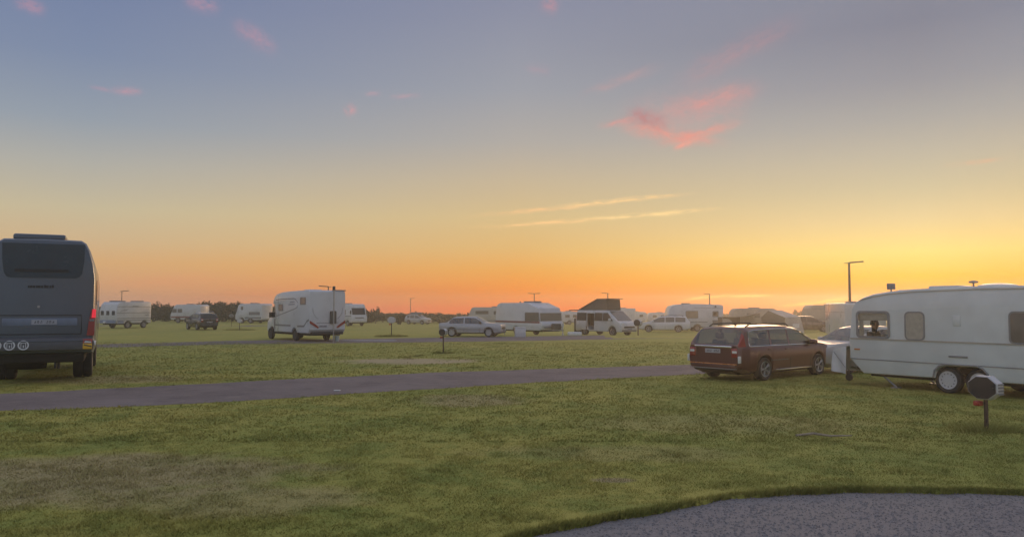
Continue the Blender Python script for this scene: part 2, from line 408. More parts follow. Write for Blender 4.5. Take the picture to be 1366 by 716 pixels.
def plate(p, x, y, z, w, h, sg, name='licence_plate', mt='platedim', glyphs=True):
    o = MB().box(x - .006 + sg * .006, y - w / 2, z - h / 2, x + .006 + sg * .006, y + w / 2, z + h / 2).build(name, mt, p)
    if glyphs:
        b = MB(); n = 7; xx = x + sg * .0135
        for k in range(n):
            if k == 3: continue
            yc = y + (k - 3) * w * .12
            b.box(xx - .002, yc - w * .035, z - h * .28, xx + .002, yc - w * .015, z + h * .28)
            b.box(xx - .002, yc + w * .012, z - h * .28, xx + .002, yc + w * .03, z + h * (.28 if k % 2 else .0))
            b.box(xx - .002, yc - w * .015, z + h * (.17 if k % 3 else -.05), xx + .002, yc + w * .012, z + h * (.28 if k % 3 else .06))
        tag(b.build('plate_characters', 'ink', o), kind='stuff')
    return o

# ------------------------------------------------------------------ cars
def car(name, label, cat, x, y, yaw, sp, paint, group=None, glass='cglass', z=None):
    p = root(name, label, cat, x, y, yaw, group, z)
    L, Wd = sp['L'], sp['W']; h2 = L / 2
    top = sp['top']; belt = sp['belt']; hw = sp['hw']; zb0 = sp.get('zb', .2)
    it = lambda tb, q: float(np.interp(q, [a for a, _ in tb], [b for _, b in tb]))
    Rw = sp['R']; wx = sp['wheels']; Ra = Rw + .055
    keys = set(np.round(np.arange(-h2, h2 + .001, .075), 3)) | {round(a, 3) for tb in (top, belt, hw) for a, _ in tb}
    for w_ in wx:
        for k in range(11): keys.add(round(w_ - Ra * math.cos(math.pi * k / 10), 3))
    for a, b in [sp['ws'], sp['rw']] + sp['sides']: keys |= {round(a, 3), round(b, 3)}
    xs = sorted(k for k in keys if -h2 - 1e-6 <= k <= h2 + 1e-6)
    xs = [xs[0]] + [b for a, b in zip(xs, xs[1:]) if b - a > .004]
    tum = sp.get('tum', .27); secs = []
    for q in xs:
        zt = it(top, q); zB = min(it(belt, q), zt - .004); w = it(hw, q) * Wd / 2
        h = zt - zB; zb = zb0 + it(sp.get('lift', [(-h2, .12), (-h2 + .45, 0), (h2 - .5, 0), (h2, .06)]), q); za = 0
        for w_ in wx:
            d = Ra * Ra - (q - w_) ** 2
            if d > 0: za = max(za, Rw + math.sqrt(d))
        zs = max(zb + .1, za); zm = max(zs + .03, zb + (zB - zb) * .58); z4 = max(zB, zm + .02)
        ti = tum * max(0, h - .08); wB = .955 * w
        secs.append([(0, max(zb, za)), (.78 * w, max(zb, za)), (.965 * w, zs), (w, zm), (.985 * w, z4 - .03), (wB, z4 + .012),
                     (wB - ti * .78 - .004, z4 + max(.014, .80 * h)), (wB - ti - .02 - min(.08, .12 * h), z4 + max(.016, .94 * h)), ((wB - ti) * .55, z4 + max(.018, .985 * h)), (0, z4 + max(.018, h))])
    P_ = 10; groups = {}
    def put(key, quad, mi=0): groups.setdefault(key, []).append((quad, mi))
    V = []
    for q, s_ in zip(xs, secs):
        V += [(q, yy, zz) for yy, zz in s_] + [(q, -yy, zz) for yy, zz in s_]
    for i in range(len(xs) - 1):
        xm = (xs[i] + xs[i + 1]) / 2; hm = it(top, xm) - it(belt, xm)
        for k in range(P_ - 1):
            for sd in (0, 1):
                a = i * 20 + sd * 10 + k; quad = (a, a + 1, a + 21, a + 20)
                key = 'body'; mi = 1 if k == 0 else 0
                if sp['ws'][0] < xm < sp['ws'][1] and k in (7, 8): key = 'windscreen'
                elif sp['rw'][0] < xm < sp['rw'][1] and k in (7, 8): key = 'rear_window'
                elif sp.get('tall_tail') and sp['rw'][0] - .02 < xm < sp['rw'][0] + .26 and k in (5, 6): key = ('taillight', sd)
                elif k == 5 and hm > .16:
                    for n_, (a_, b_) in enumerate(sp['sides']):
                        if a_ < xm < b_: key = ('side_window', n_, sd)
                put(key, quad, mi)
    for sd_i, i in ((0, 0), (1, len(xs) - 1)):
        for k in range(P_ - 1):
            a = i * 20 + k; put('body', (a, a + 1, a + 11, a + 10), 0 if k > 1 else 1)
    for key, fs in groups.items():
        nm = key if isinstance(key, str) else key[0]
        used = sorted({v for f, _ in fs for v in f}); ix = {v: n_ for n_, v in enumerate(used)}
        mb = MB(); mb.v = [V[v] for v in used]; mb.f = [tuple(dict.fromkeys(ix[v] for v in f)) for f, _ in fs]; mb.m = [m_ for _, m_ in fs]
        mb.m = [m_ for f, m_ in zip(mb.f, mb.m) if len(f) > 2]; mb.f = [f for f in mb.f if len(f) > 2]
        # weld the doubled centre line
        me = mb.build(nm, [paint, 'under'] if nm == 'body' else ('tail' if nm == 'taillight' else glass), p, 38)
        bm = bmesh.new(); bm.from_mesh(me.data); bmesh.ops.remove_doubles(bm, verts=bm.verts[:], dist=.0005); bmesh.ops.recalc_face_normals(bm, faces=bm.faces[:]); bm.to_mesh(me.data); bm.free()
    for w_ in wx:
        for sg in (1, -1): wheel(p, w_, sg * (Wd / 2 - .125), Rw, .22, sp.get('rim', 'rim'), sp.get('spokes', 5))
    # wheel-house lining and floor
    MB().rbox(-h2 + .25, -Wd / 2 + .3, zb0 + .0, h2 - .25, Wd / 2 - .3, zb0 + .38, .05).build('underbody', 'under', p)
    def endx(sgn, inset_=0.): return sgn * (h2 + inset_)
    wf = it(hw, h2 - .02) * Wd / 2; wr = it(hw, -h2 + .02) * Wd / 2
    # headlights wrap the front corners, taillights the rear
    zh = sp.get('zhead', .66); zt_ = sp.get('ztail', .84)
    for sg in (1, -1):
        MB().rbox(h2 - .16, sg * (wf * .93) - .17 * (sg > 0) - .0, zh - .065, h2 + .012, sg * (wf * .93) + .17 * (sg < 0), zh + .065, .03).build('headlight', 'lens', p)
        tl = sp.get('tail', (.07, .24, .13))
        if tl:
            o = MB().rbox(-h2 - .014, min(sg * wr * .97, sg * (wr * .97 - tl[1])), zt_ - tl[2], -h2 + tl[0], max(sg * wr * .97, sg * (wr * .97 - tl[1])), zt_ + tl[2], .025).build('taillight', 'tail', p)
            MB().rbox(-h2 - .018, min(sg * wr * .95, sg * (wr * .95 - tl[1] * .75)), zt_ - tl[2] * .1, -h2 - .006, max(sg * wr * .95, sg * (wr * .95 - tl[1] * .75)), zt_ + tl[2] * .4, .006).build('lamp_lens', 'lens', o)
        mx = sp.get('mirror', (sp['ws'][0] + (sp['ws'][1] - sp['ws'][0]) * .66, it(belt, sp['ws'][0] + .2) + .1))
        wM = it(hw, mx[0]) * Wd / 2
        b = MB().rbox(mx[0] - .1, sg * (wM - .03) - (.2 if sg < 0 else 0), mx[1] - .075, mx[0] + .06, sg * (wM - .03) + (.2 if sg > 0 else 0), mx[1] + .075, .045)
        b.build('mirror', sp.get('mirror_mat', paint), p)
        if sp.get('rails'):
            a_, b_, yr, zr = sp['rails']
            MB().tube([(a_, sg * yr, zr - .08), (a_ + .16, sg * yr, zr - .012), ((a_ + b_) / 2, sg * yr, zr), (b_ - .16, sg * yr, zr - .014), (b_, sg * yr, zr - .09)], .02, 6).build('roof_rail', sp.get('rail_mat', 'black'), p)
        for (xa, za_) in sp.get('handles', ()):
            ww = it(hw, xa) * Wd / 2
            MB().rbox(xa - .1, sg * ww * .985 - .022, za_ - .018, xa + .1, sg * ww * .985 + .022, za_ + .018, .01).build('door_handle', sp.get('handle_mat', paint), p)
        for (a_, b_, zz) in sp.get('seams', ()):
            pass
    for (xa) in sp.get('seamx', ()):
        for sg in (1, -1):
            ww = it(hw, xa) * Wd / 2
            MB().poly([(xa - .007, sg * ww * .968, zb0 + .12), (xa + .007, sg * ww * .968, zb0 + .12), (xa + .007, sg * ww * 1.0, .62), (xa - .007, sg * ww * 1.0, .62)], (0, sg * .006, 0)).build('door_seam', 'ink', p)
    plate(p, -h2 - .012, 0, sp.get('zplate', .78), .5, .115, -1)
    plate(p, h2 + .012, 0, .45, .5, .11, 1)
    MB().rbox(h2 - .05, -.42, .52, h2 + .008, .42, .68, .03).build('grille', 'black', p)
    MB().rbox(-h2 - .03, -wr * .9, zb0 + .16, -h2 + .1, wr * .9, zb0 + .30, .03).build('rear_bumper', sp.get('bumper', paint), p)
    MB().rbox(h2 - .1, -wf * .88, zb0 + .1, h2 + .03, wf * .88, zb0 + .24, .03).build('front_bumper', sp.get('bumper', paint), p)
    if sp.get('seats', True) and glass == 'cglass':
        sx = (sp['ws'][0] + sp['rw'][1]) / 2
        for dx in (.45, -.55):
            for yy in (-.37, .37):
                b = MB().rbox(sx + dx - .25, yy - .24, .45, sx + dx + .25, yy + .24, .62, .06)
                b.rbox(sx + dx - .36, yy - .23, .55, sx + dx - .2, yy + .23, 1.12, .05); b.rbox(sx + dx - .36, yy - .12, 1.14, sx + dx - .24, yy + .12, 1.32, .04)
                b.build('seat', 'seat', p)
        MB().rbox(sp['ws'][1] - .95, -Wd * .38, .74, sp['ws'][1] - .5, Wd * .38, .93, .06).build('dashboard', 'seat', p)
    return p

ESTATE = dict(L=4.8, W=1.88, R=.325, wheels=(1.46, -1.30), zb=.19,
    top=[(-2.4, .99), (-2.36, 1.02), (-2.2, 1.22), (-2.02, 1.45), (-1.92, 1.49), (-1.5, 1.515), (-.6, 1.535), (0, 1.53), (.35, 1.50), (.55, 1.45), (1.32, 1.04), (1.42, 1.01), (1.9, .95), (2.2, .87), (2.34, .78), (2.4, .70)],
    belt=[(-2.4, .95), (-1, .945), (.6, .92), (1.32, .93), (1.8, .90), (2.2, .80), (2.4, .62)],
    hw=[(-2.4, .86), (-2.3, .92), (-2.0, .97), (-1, 1), (.8, 1), (1.6, .98), (2.1, .9), (2.3, .80), (2.4, .70)],
    ws=(.52, 1.32), rw=(-2.36, -2.03), sides=[(-1.95, -1.02), (-.94, -.12), (-.04, 1.05)],
    tall_tail=True, rails=(-1.75, .35, .6, 1.575), handles=((-.25, .86), (-1.08, .87)), seamx=(-.08, -1.05, .98), zplate=.84, ztail=.80, tail=(.07, .2, .13), zhead=.70)
SALOON = dict(L=4.45, W=1.70, R=.305, wheels=(1.36, -1.28), zb=.2,
    top=[(-2.22, .90), (-2.18, .94), (-1.72, .985), (-1.62, 1.0), (-1.2, 1.34), (-1.06, 1.385), (-.3, 1.41), (.28, 1.40), (.42, 1.37), (1.0, 1.0), (1.1, .97), (1.7, .93), (2.12, .87), (2.19, .83), (2.22, .74)],
    belt=[(-2.22, .86), (-1.5, .90), (.6, .875), (1.0, .87), (1.7, .86), (2.1, .82), (2.22, .70)],
    hw=[(-2.22, .88), (-2.1, .94), (-1.6, .98), (0, 1), (1.5, .985), (2.0, .95), (2.18, .90), (2.22, .86)],
    ws=(.40, 1.0), rw=(-1.6, -1.16), sides=[(-1.46, -.44), (-.36, .80)], tum=.33, handles=((-.5, .80), (-1.15, .81)), seamx=(-.4, .72, -1.2),
    zplate=.62, ztail=.74, tail=(.08, .3, .09), zhead=.68, bumper='greytrim', mirror_mat='black', spokes=0)
HATCH = dict(L=4.25, W=1.80, R=.33, wheels=(1.30, -1.26), zb=.22,
    top=[(-2.12, .98), (-2.08, 1.02), (-1.95, 1.2), (-1.72, 1.46), (-1.6, 1.52), (-1, 1.57), (-.1, 1.59), (.2, 1.565), (.4, 1.5), (1.12, 1.1), (1.25, 1.06), (1.8, .98), (2.02, .9), (2.12, .76)],
    belt=[(-2.12, .96), (-1.5, 1.0), (.6, .95), (1.2, .96), (1.7, .92), (2.12, .70)],
    hw=[(-2.12, .86), (-1.95, .94), (-1.4, 1), (1, 1), (1.6, .97), (1.95, .88), (2.12, .72)],
    ws=(.38, 1.12), rw=(-2.06, -1.7), sides=[(-1.6, -1.1), (-1.0, -.2), (-.12, .9)], handles=((-.3, .9), (-1.05, .92)), seamx=(-.16, -1.05, .86), zplate=.72, ztail=.9, tail=(.1, .2, .16), zhead=.78, rails=(-1.4, .3, .58, 1.66), rail_mat='chrome')
COUPE = dict(L=4.5, W=1.78, R=.315, wheels=(1.40, -1.28), zb=.19,
    top=[(-2.25, .90), (-2.2, .95), (-1.8, 1.02), (-1.3, 1.25), (-.95, 1.38), (-.5, 1.445), (-.1, 1.45), (.15, 1.42), (.35, 1.36), (1.08, .99), (1.2, .96), (1.75, .90), (2.08, .80), (2.2, .72), (2.25, .62)],
    belt=[(-2.25, .86), (-1.5, .92), (.6, .90), (1.1, .90), (1.7, .85), (2.08, .74), (2.25, .56)],
    hw=[(-2.25, .84), (-2.1, .92), (-1.5, .98), (0, 1), (1.3, .99), (1.85, .9), (2.12, .78), (2.25, .64)],
    ws=(.33, 1.08), rw=(-1.78, -.98), sides=[(-1.5, -.62), (-.54, .82)], handles=((-.65, .83),), seamx=(-.58, .8), zplate=.7, ztail=.8, tail=(.12, .26, .09), zhead=.66)

def red_estate():
    p = car('estate_car', 'dark red estate car with roof rails and chrome window trim, parked beside the road', 'car', 7.52, 23.6, 39.5, ESTATE, 'red')
    p.scale = (1.035, 1, 1)
    for sg in (1, -1):
        # bright window surround
        bx = [(-1.97, .972), (-1.99, 1.06), (-1.90, 1.37), (-1.7, 1.405), (-.6, 1.43), (.3, 1.41), (.62, 1.33), (1.12, 1.0), (1.08, .965), (-1.9, .968)]
        def yw(x, z):
            wB = .955 * np.interp(x, [a for a, _ in ESTATE['hw']], [b for _, b in ESTATE['hw']]) * .94
            return wB - .27 * .78 * max(0, min(1, (z - .96) / .46)) * .5 + .012
        MB().tube([(x, sg * yw(x, z), z) for x, z in bx + bx[:1]], .014, 6).build('window_trim', 'chrome', p)
        MB().rbox(-.85, sg * .945 - .015, .27, 1.0, sg * .945 + .015, .305, .01).build('sill_trim', 'chrome', p)
        MB().rbox(-1.0, sg * .94 - .012, .55, -.2, sg * .94 + .012, .575, .01).build('side_moulding', 'bumper', p)
        MB().rbox(-2.43, sg * .84 - .03, .52, -2.33, sg * .84 + .03, .72, .02).build('corner_reflector', 'lens', p)
    MB().rbox(-2.425, -.62, .935, -2.385, .62, .985, .012).build('tailgate_trim', 'chrome', p)
    for zz in (.36, .49): MB().rbox(-2.45, -.78, zz - .012, -2.41, .78, zz + .012, .01).build('bumper_strip', 'amber' if zz > .4 else 'greytrim', p)
    MB().tube([(-1.35, 0, 1.515), (-1.42, 0, 1.60)], [.03, .008], 6).build('roof_aerial', 'black', p)
    MB().rbox(-2.09, -.22, 1.07, -2.06, .22, 1.0875, .006).build('rear_wiper', 'black', p)
    return p
red_estate()
car('saloon_car', 'silver car facing left, its rear hidden behind the white caravan', 'car', 11.35, 25.6, 201, COUPE, 'silver')
sal = car('saloon_car', 'old silver saloon car with a flat boot, parked beside the far road', 'car', -2.75, 55.2, -13, SALOON, 'oldsilver')
for sg in (1, -1): strip([(-2.1, .52), (2.05, .50)], sg * .842, .05, 'side_moulding', 'greytrim', sal, .014)
car('hatchback_car', 'dark hatchback with pale roof rails in front of the white van by the hedge', 'car', -28.72, 73, 130, HATCH, 'navy', glass='dglass')
ew = car('estate_car', 'white estate car facing left, before the caravan with an orange-lit window', 'car', 14.52, 75, 166, dict(ESTATE, tall_tail=False, tail=(.3, .2, .12), ztail=.86), 'whitecar', glass='fglass')
dk = car('estate_car', 'dark car with a pale curved roof edge, beside the tent awning', 'car', 28.4, 76, -15, dict(ESTATE), 'blackcar', glass='dglass')
sc_ = car('hatchback_car', 'small silver car standing far off before the scrub', 'car', -15.0, 126, -28, HATCH, 'silver', glass='fglass')
rb = MB().rbox(-1.2, -.5, 1.60, .5, .5, 1.92, .12).build('roof_box', 'greyst', sc_)

# ------------------------------------------------------------------ motorhomes and caravans
def swap(mb):
    mb.v = [(b, a, c) for a, b, c in mb.v]; return mb
def cut_bottom(prof_lo, arches):
    return prof_lo
def bottom(x_from, x_to, z, arcs):
    """bottom edge from x_from (rear) to x_to (front) with wheel arches (x, R)"""
    out = [(x_from, z)]
    for cx, Rw in sorted(arcs):
        r = Rw + .07; out.append((cx - r - .001, z)); out += [(a, max(z, b)) for a, b in arch(cx, Rw, r, 8) if b > z]; out.append((cx + r + .001, z))
    return out + [(x_to, z)]

def dark_motorhome():
    p = root('motorhome', 'large dark grey motorhome seen from behind at the left edge, red tail light glowing', 'motorhome', -14.45, 24.74, 117)
    half = [(1.25, .80), (1.275, 1.3), (1.275, 2.85), (1.22, 3.25), (1.12, 3.58), (1.02, 3.78), (.9, 3.86)]
    prof = half + [(0, 3.88)] + [(-y, z) for y, z in half[::-1]]
    swap(ext(MB(), prof, 8.4, .14)).build('body', 'anthracite', p, 40)
    xr = -4.2
    # recess frame and rear window
    win = [(y * .965 - .035, z) for y, z in ((-.99, 3.74), (-.98, 3.3), (-.93, 2.95), (-.87, 2.86), (-.78, 2.83), (.78, 2.83), (.87, 2.86), (.93, 2.95), (.98, 3.3), (.99, 3.74))]
    wo = MB().poly([(xr - .002, y, z) for y, z in win], (-.02, 0, 0)).build('rear_window', 'busglass', p)
    MB().box(xr - .032, -.62, 2.98, xr - .022, .62, 3.06).build('brake_light_bar', 'black', wo)
    MB().rbox(xr + .3, -.52, 3.84, xr + 2.0, .72, 4.02, .06).build('roof_air_conditioner', 'anthracite', p)
    # maker's wordmark: raised letters too blurred to read
    b = MB()
    for k, wv in enumerate((.05, .04, .07, .04, .05, .06, .04, .05, .05, .04)): b.box(xr - .012, -.28 + k * .062, 2.56, xr - .001, -.28 + k * .062 + wv, 2.62 + (.02 if k in (0, 3) else 0))
    b.build('wordmark', 'black', p)
    MB().lathe([(.035, -.03), (.035, .01)], (xr, .06, 2.06), 'X', 14).build('rear_camera', 'steel', p)
    MB().rbox(xr - .02, -.86, 1.54, xr + .05, .88, 1.76, .06).build('plate_panel', 'plateblue', p)
    MB().tube([(xr - .004, -.95, 1.33), (xr - .004, -.95, 1.83), (xr - .004, .97, 1.83), (xr - .004, .97, 1.33), (xr - .004, -.95, 1.33)], .012, 5).build('tailgate_seam', 'black', p)
    plate(p, xr - .022, -.08, 1.65, .58, .13, -1, mt='platedim')
    MB().rbox(xr - .14, -1.27, .88, xr + .5, 1.27, 1.24, .09).build('rear_bumper', 'bumper', p)
    MB().rbox(xr - .155, -1.2, 1.13, xr - .1, 1.2, 1.16, .01).build('bumper_ridge', 'anthracite', p)
    for y in (.98, .68, .37):
        o = MB().lathe([(.095, -.006), (.095, .006), (.128, .006), (.128, -.006)], (xr - .147, y, 1.05), 'X', 24, close=True).build('round_badge', 'whitest', p)
        b = MB(); xx = xr - .15
        b.box(xx - .003, y - .06, .985, xx + .003, y - .045, 1.115); b.box(xx - .003, y + .045, .985, xx + .003, y + .06, 1.115)
        b.box(xx - .003, y - .045, 1.1, xx + .003, y + .045, 1.115); b.box(xx - .003, y - .015, .985, xx + .003, y + .01, 1.05)
        b.build('badge_sign', 'whitest', o)
    for sg in (1, -1):
        t = MB().poly([(xr - .02, sg * 1.08, 1.28), (xr - .02, sg * 1.26, 1.28), (xr - .02, sg * 1.28, 1.98), (xr - .02, sg * 1.18, 1.98), (xr - .02, sg * 1.12, 1.62)], (.30, 0, 0)).build('taillight', 'tail', p)
        MB().poly([(xr - .03, sg * 1.19, 1.76), (xr - .03, sg * 1.29, 1.76), (xr - .03, sg * 1.29, 1.99), (xr - .03, sg * 1.21, 1.99)], (.25, 0, 0)).build('lit_lens', 'taillit', t)
        MB().rbox(xr - .028, sg * 1.2 - .06, 1.66, xr + .05, sg * 1.2 + .06, 1.72, .01).build('indicator_lens', 'greytrim', t)
        MB().rbox(xr - .1, sg * 1.285 - .025, 1.02, xr - .02, sg * 1.285 + .025, 1.14, .01).build('side_marker', 'lens', p)
        for d in (0, .245): wheel(p, -1.95, sg * (1.08 - d), .47, .25, 'steel', 0)
        wheel(p, 2.6, sg * 1.1, .47, .27, 'steel', 0)
        MB().poly([(x_, sg * 1.276, z_) for x_, z_ in rr(-3.2, 2.1, -1.9, 2.8, .1)], (0, sg * .015, 0)).build('window', 'dglass', p)
    st = MB().rbox(xr - .152, -1.22, .92, xr - .142, -1.0, 1.07, .004).build('warning_sticker', 'yellow', p)
    MB().poly([(xr - .154, -1.21, 1.0), (xr - .154, -1.02, 1.05), (xr - .154, -1.02, 1.02), (xr - .154, -1.21, .97)], (-.002, 0, 0)).build('sticker_symbol', 'ink', st)
    su = MB().rbox(xr - .152, -1.22, 1.08, xr - .142, -1.0, 1.19, .004).build('warning_sticker', 'redst', p)
    MB().poly([(xr - .153, -1.2, 1.085), (xr - .153, -1.02, 1.09), (xr - .153, -1.06, 1.14), (xr - .153, -1.2, 1.12)], (-.003, 0, 0)).build('sticker_symbol', 'whitest', su)
    MB().rbox(xr + .2, -1.05, .55, 3.6, 1.05, .9, .08).build('chassis', 'under', p)
    MB().lathe([(.10, -.5), (.30, -.48), (.33, 0), (.30, .48), (.10, .5)], (-2.6, .42, .62), 'Y', 20).build('underfloor_tank', 'under', p)
    MB().tube([(-3.9, -.35, .72), (-3.9, -.35, .4)], .035, 7).build('tow_bracket', 'black', p)
    MB().tube([(-3.8, -.42, .75), (-3.8, -.42, .38)], .04, 7).build('levelling_leg', 'black', p)
    return p
bus = dark_motorhome()

def white_caravan():
    p = root('caravan', 'long old white caravan on tandem wheels with a person in its front window', 'caravan', 11.674, 18.76, 123.6)
    w = 2.2
    prof = [(2.93, .33), (3.3, .70), (3.32, 1.2), (3.30, 1.28), (3.24, 1.95), (3.2, 2.07), (3.1, 2.19), (2.9, 2.30), (2.6, 2.385), (2.2, 2.44), (1.6, 2.49), (0, 2.53), (-2.6, 2.52), (-2.95, 2.44), (-3.2, 2.25), (-3.3, 1.9), (-3.32, .8), (-3.1, .36),
            (-.16, .345), (-.13, .50), (-.04, .60), (.1, .65), (.78, .65), (.93, .61), (1.03, .52), (1.06, .345)]
    hole = rr(2.205, 1.285, 3.05, 1.91, .08)
    ext(MB(), prof, w, .05, hl=[hole], hr=[hole], gaps=(3,), gy=.92).build('body', 'white2', p, 32)
    for sg in (1, -1):
        y = sg * w / 2
        o = side(MB(), rr(2.2, 1.28, 3.055, 1.915, .085), y + sg * .004, .008).build('window', 'pglass', p)
        ringside(MB(), rr(2.165, 1.245, 3.09, 1.95, .11), rr(2.225, 1.305, 3.03, 1.89, .075), y + sg * .002, .022).build('window_frame', 'greytrim', o)
        window(p, 1.31, 1.26, 1.745, 1.905, y, 'curtain', 'greytrim', .09)
        window(p, -1.7, 1.26, -.66, 1.92, y, 'fglass', 'greytrim', .08)
        window(p, -3.0, 1.26, -2.1, 1.92, y, 'fglass', 'greytrim', .08)
        # belt mouldings, broken by nothing on this side
        strip([(3.27, 1.225), (-3.27, 1.215)], y, .035, 'belt_moulding', 'curtain', p, .014)
        strip([(3.255, .70), (-3.2, .69)], y, .022, 'lower_moulding', 'greytrim', p, .012)
        # wheel-arch trim
        po = [(-.19, .36), (-.15, .52), (-.05, .635), (.1, .69), (.78, .69), (.95, .645), (1.065, .53), (1.10, .36)]
        MB().tube([(a, y + sg * .006, b) for a, b in po], .022, 6).build('wheel_arch_trim', 'greytrim', p)
        for wx in (.775, .06): wheel(p, wx, sg * .97, .315, .2, 'hoodw', 0)
        MB().rbox(3.0, y + sg * .012 - .012, .93, 3.16, y + sg * .012 + .012, .97, .008).build('side_reflector', 'amber', p)
        MB().rbox(.28, y + sg * .01 - .01, .86, .72, y + sg * .01 + .01, .905, .008).build('vent_grille', 'greytrim', p)
        MB().rbox(.42, y + sg * .008 - .008, 1.60, .60, y + sg * .008 + .008, 1.85, .02).build('flue_cover', 'white2', p)
        strip([(3.0, 2.215), (2.6, 2.315), (2.2, 2.37), (1.6, 2.42), (0, 2.46), (-2.6, 2.45)], y, .022, 'awning_rail', 'curtain', p, .012)
        side(MB(), rr(-1.9, .74, -1.1, 1.12, .03), y + sg * .001, .006).build('locker_door', 'white', p)
    # front window
    xf = lambda z: 3.30 - (z - 1.28) * .06 / .67
    MB().poly([(xf(1.285), -.915, 1.285), (xf(1.285), .915, 1.285), (xf(1.945), .915, 1.945), (xf(1.945), -.915, 1.945)], (.008, 0, 0)).build('front_window', 'pglass', p)
    # interior seen through the front windows
    MB().box(1.86, -1.07, .42, 1.9, 1.07, 2.42).build('partition', 'door_in', p)
    MB().box(1.9, -1.06, .385, 3.0, 1.06, .42).build('floor', 'door_in', p)
    MB().rbox(2.0, .45, .42, 3.15, 1.05, .86, .05).build('bench', 'seat', p)
    MB().rbox(2.0, -1.05, .42, 3.15, -.45, .86, .05).build('bench', 'seat', p)
    MB().rbox(2.25, -.35, 1.05, 2.95, .35, 1.09, .01).build('table', 'door_in', p)
    for sg in (1, -1):
        MB().rbox(2.16, sg * 1.05 - .02, 1.70, 3.08, sg * 1.05 + .02, 1.95, .015).build('window_blind', 'curtain', p)
        b = MB()
        for xx, tw in ((2.17, .09), (2.94, .11)):
            for k in range(4): b.tube([(xx + k * tw / 4, sg * 1.045, 1.26), (xx + k * tw / 4, sg * 1.045, 1.72)], tw / 6, 6)
        b.build('side_curtain', 'curtain', p)
    # roof fittings
    MB().rbox(2.31, .55, 2.50, 2.47, .71, 2.66, .02).tube([(2.39, .63, 2.36), (2.39, .63, 2.52)], .02, 6).build('flue_chimney', 'greytrim', p)
    MB().rbox(1.95, .3, 2.42, 2.25, .6, 2.49, .03).build('roof_vent', 'white2', p)
    MB().rbox(.75, -.2, 2.48, 1.5, .5, 2.575, .04).build('roof_hatch', 'white2', p)
    MB().lathe([(.02, 0), (.02, .1), (.11, .11), (.09, .15), (.01, .17)], (.45, .4, 2.52), 'Z', 16).build('mushroom_vent', 'greytrim', p)
    MB().lathe([(.45, 0), (.40, .05), (.22, .085), (.01, .095)], (.0, .2, 2.52), 'Z', 20).build('roof_dome', 'white2', p)
    # drawbar, jockey wheel, steadies
    b = MB().tube([(3.0, .75, .38), (4.3, 0, .42)], .035, 7); b.tube([(3.0, -.75, .38), (4.3, 0, .42)], .035, 7); b.build('drawbar', 'steel', p)
    MB().tube([(4.05, 0, .2), (4.05, 0, .75)], .028, 7).lathe([(.1, -.03), (.1, .03)], (4.05, 0, .10), 'Y', 16).build('jockey_wheel', 'black', p)
    for sg in (1, -1):
        MB().tube([(2.6, sg * .9, .37), (2.15, sg * .9, .03)], .025, 6).box(2.05, sg * .9 - .08, 0, 2.25, sg * .9 + .08, .03).build('corner_steady', 'steel', p)
        MB().tube([(-2.8, sg * .9, .37), (-2.4, sg * .9, .03)], .025, 6).build('corner_steady', 'steel', p)
    MB().box(-3.1, -.95, .27, 2.8, .95, .37).build('chassis', 'under', p)
    return p
wc = white_caravan()
def cover():
    # pale cover hung over the drawbar and gas locker
    p = root('drawbar_cover', 'white cover hanging over the drawbar at the nose of the old white caravan', 'cover', 8.90, 20.95, 123.6)
    b = MB(); n, k = 9, 7; vs = []
    for i in range(n):
        for j in range(k):
            u = i / (n - 1); v = j / (k - 1)
            x = .04 + u * .40; zt = 1.02 - .13 * u; zb = .28 + .06 * u
            vs.append((x + .05 * v * u, .05 * math.sin(u * 7 + v * 2) * v + .10 * (u > .0) * (1 - abs(2 * u - 1)) * .3, zt + (zb - zt) * v))
    b.add(vs, [(i * k + j, (i + 1) * k + j, (i + 1) * k + j + 1, i * k + j + 1) for i in range(n - 1) for j in range(k - 1)])
    vs2 = [(x, y - .9 + .25 * (x - .04), z) for x, y, z in vs]
    b.add(vs2, [(i * k + j, (i + 1) * k + j, (i + 1) * k + j + 1, i * k + j + 1) for i in range(n - 1) for j in range(k - 1)])
    top = [vs[i * k] for i in range(n)]; top2 = [vs2[i * k] for i in range(n)]
    b.add(top + top2, [(i, i + 1, n + i + 1, n + i) for i in range(n - 1)])
    fr = [vs[(n - 1) * k + j] for j in range(k)]; fr2 = [vs2[(n - 1) * k + j] for j in range(k)]
    b.add(fr + fr2, [(i, i + 1, k + i + 1, k + i) for i in range(k - 1)])
    b.build('fabric', 'white', p, 60)
    MB().tube([(.06, .028, .45), (.38, .06, .86)], .008, 5).build('seam', 'greyst', p)
    return p
cover()

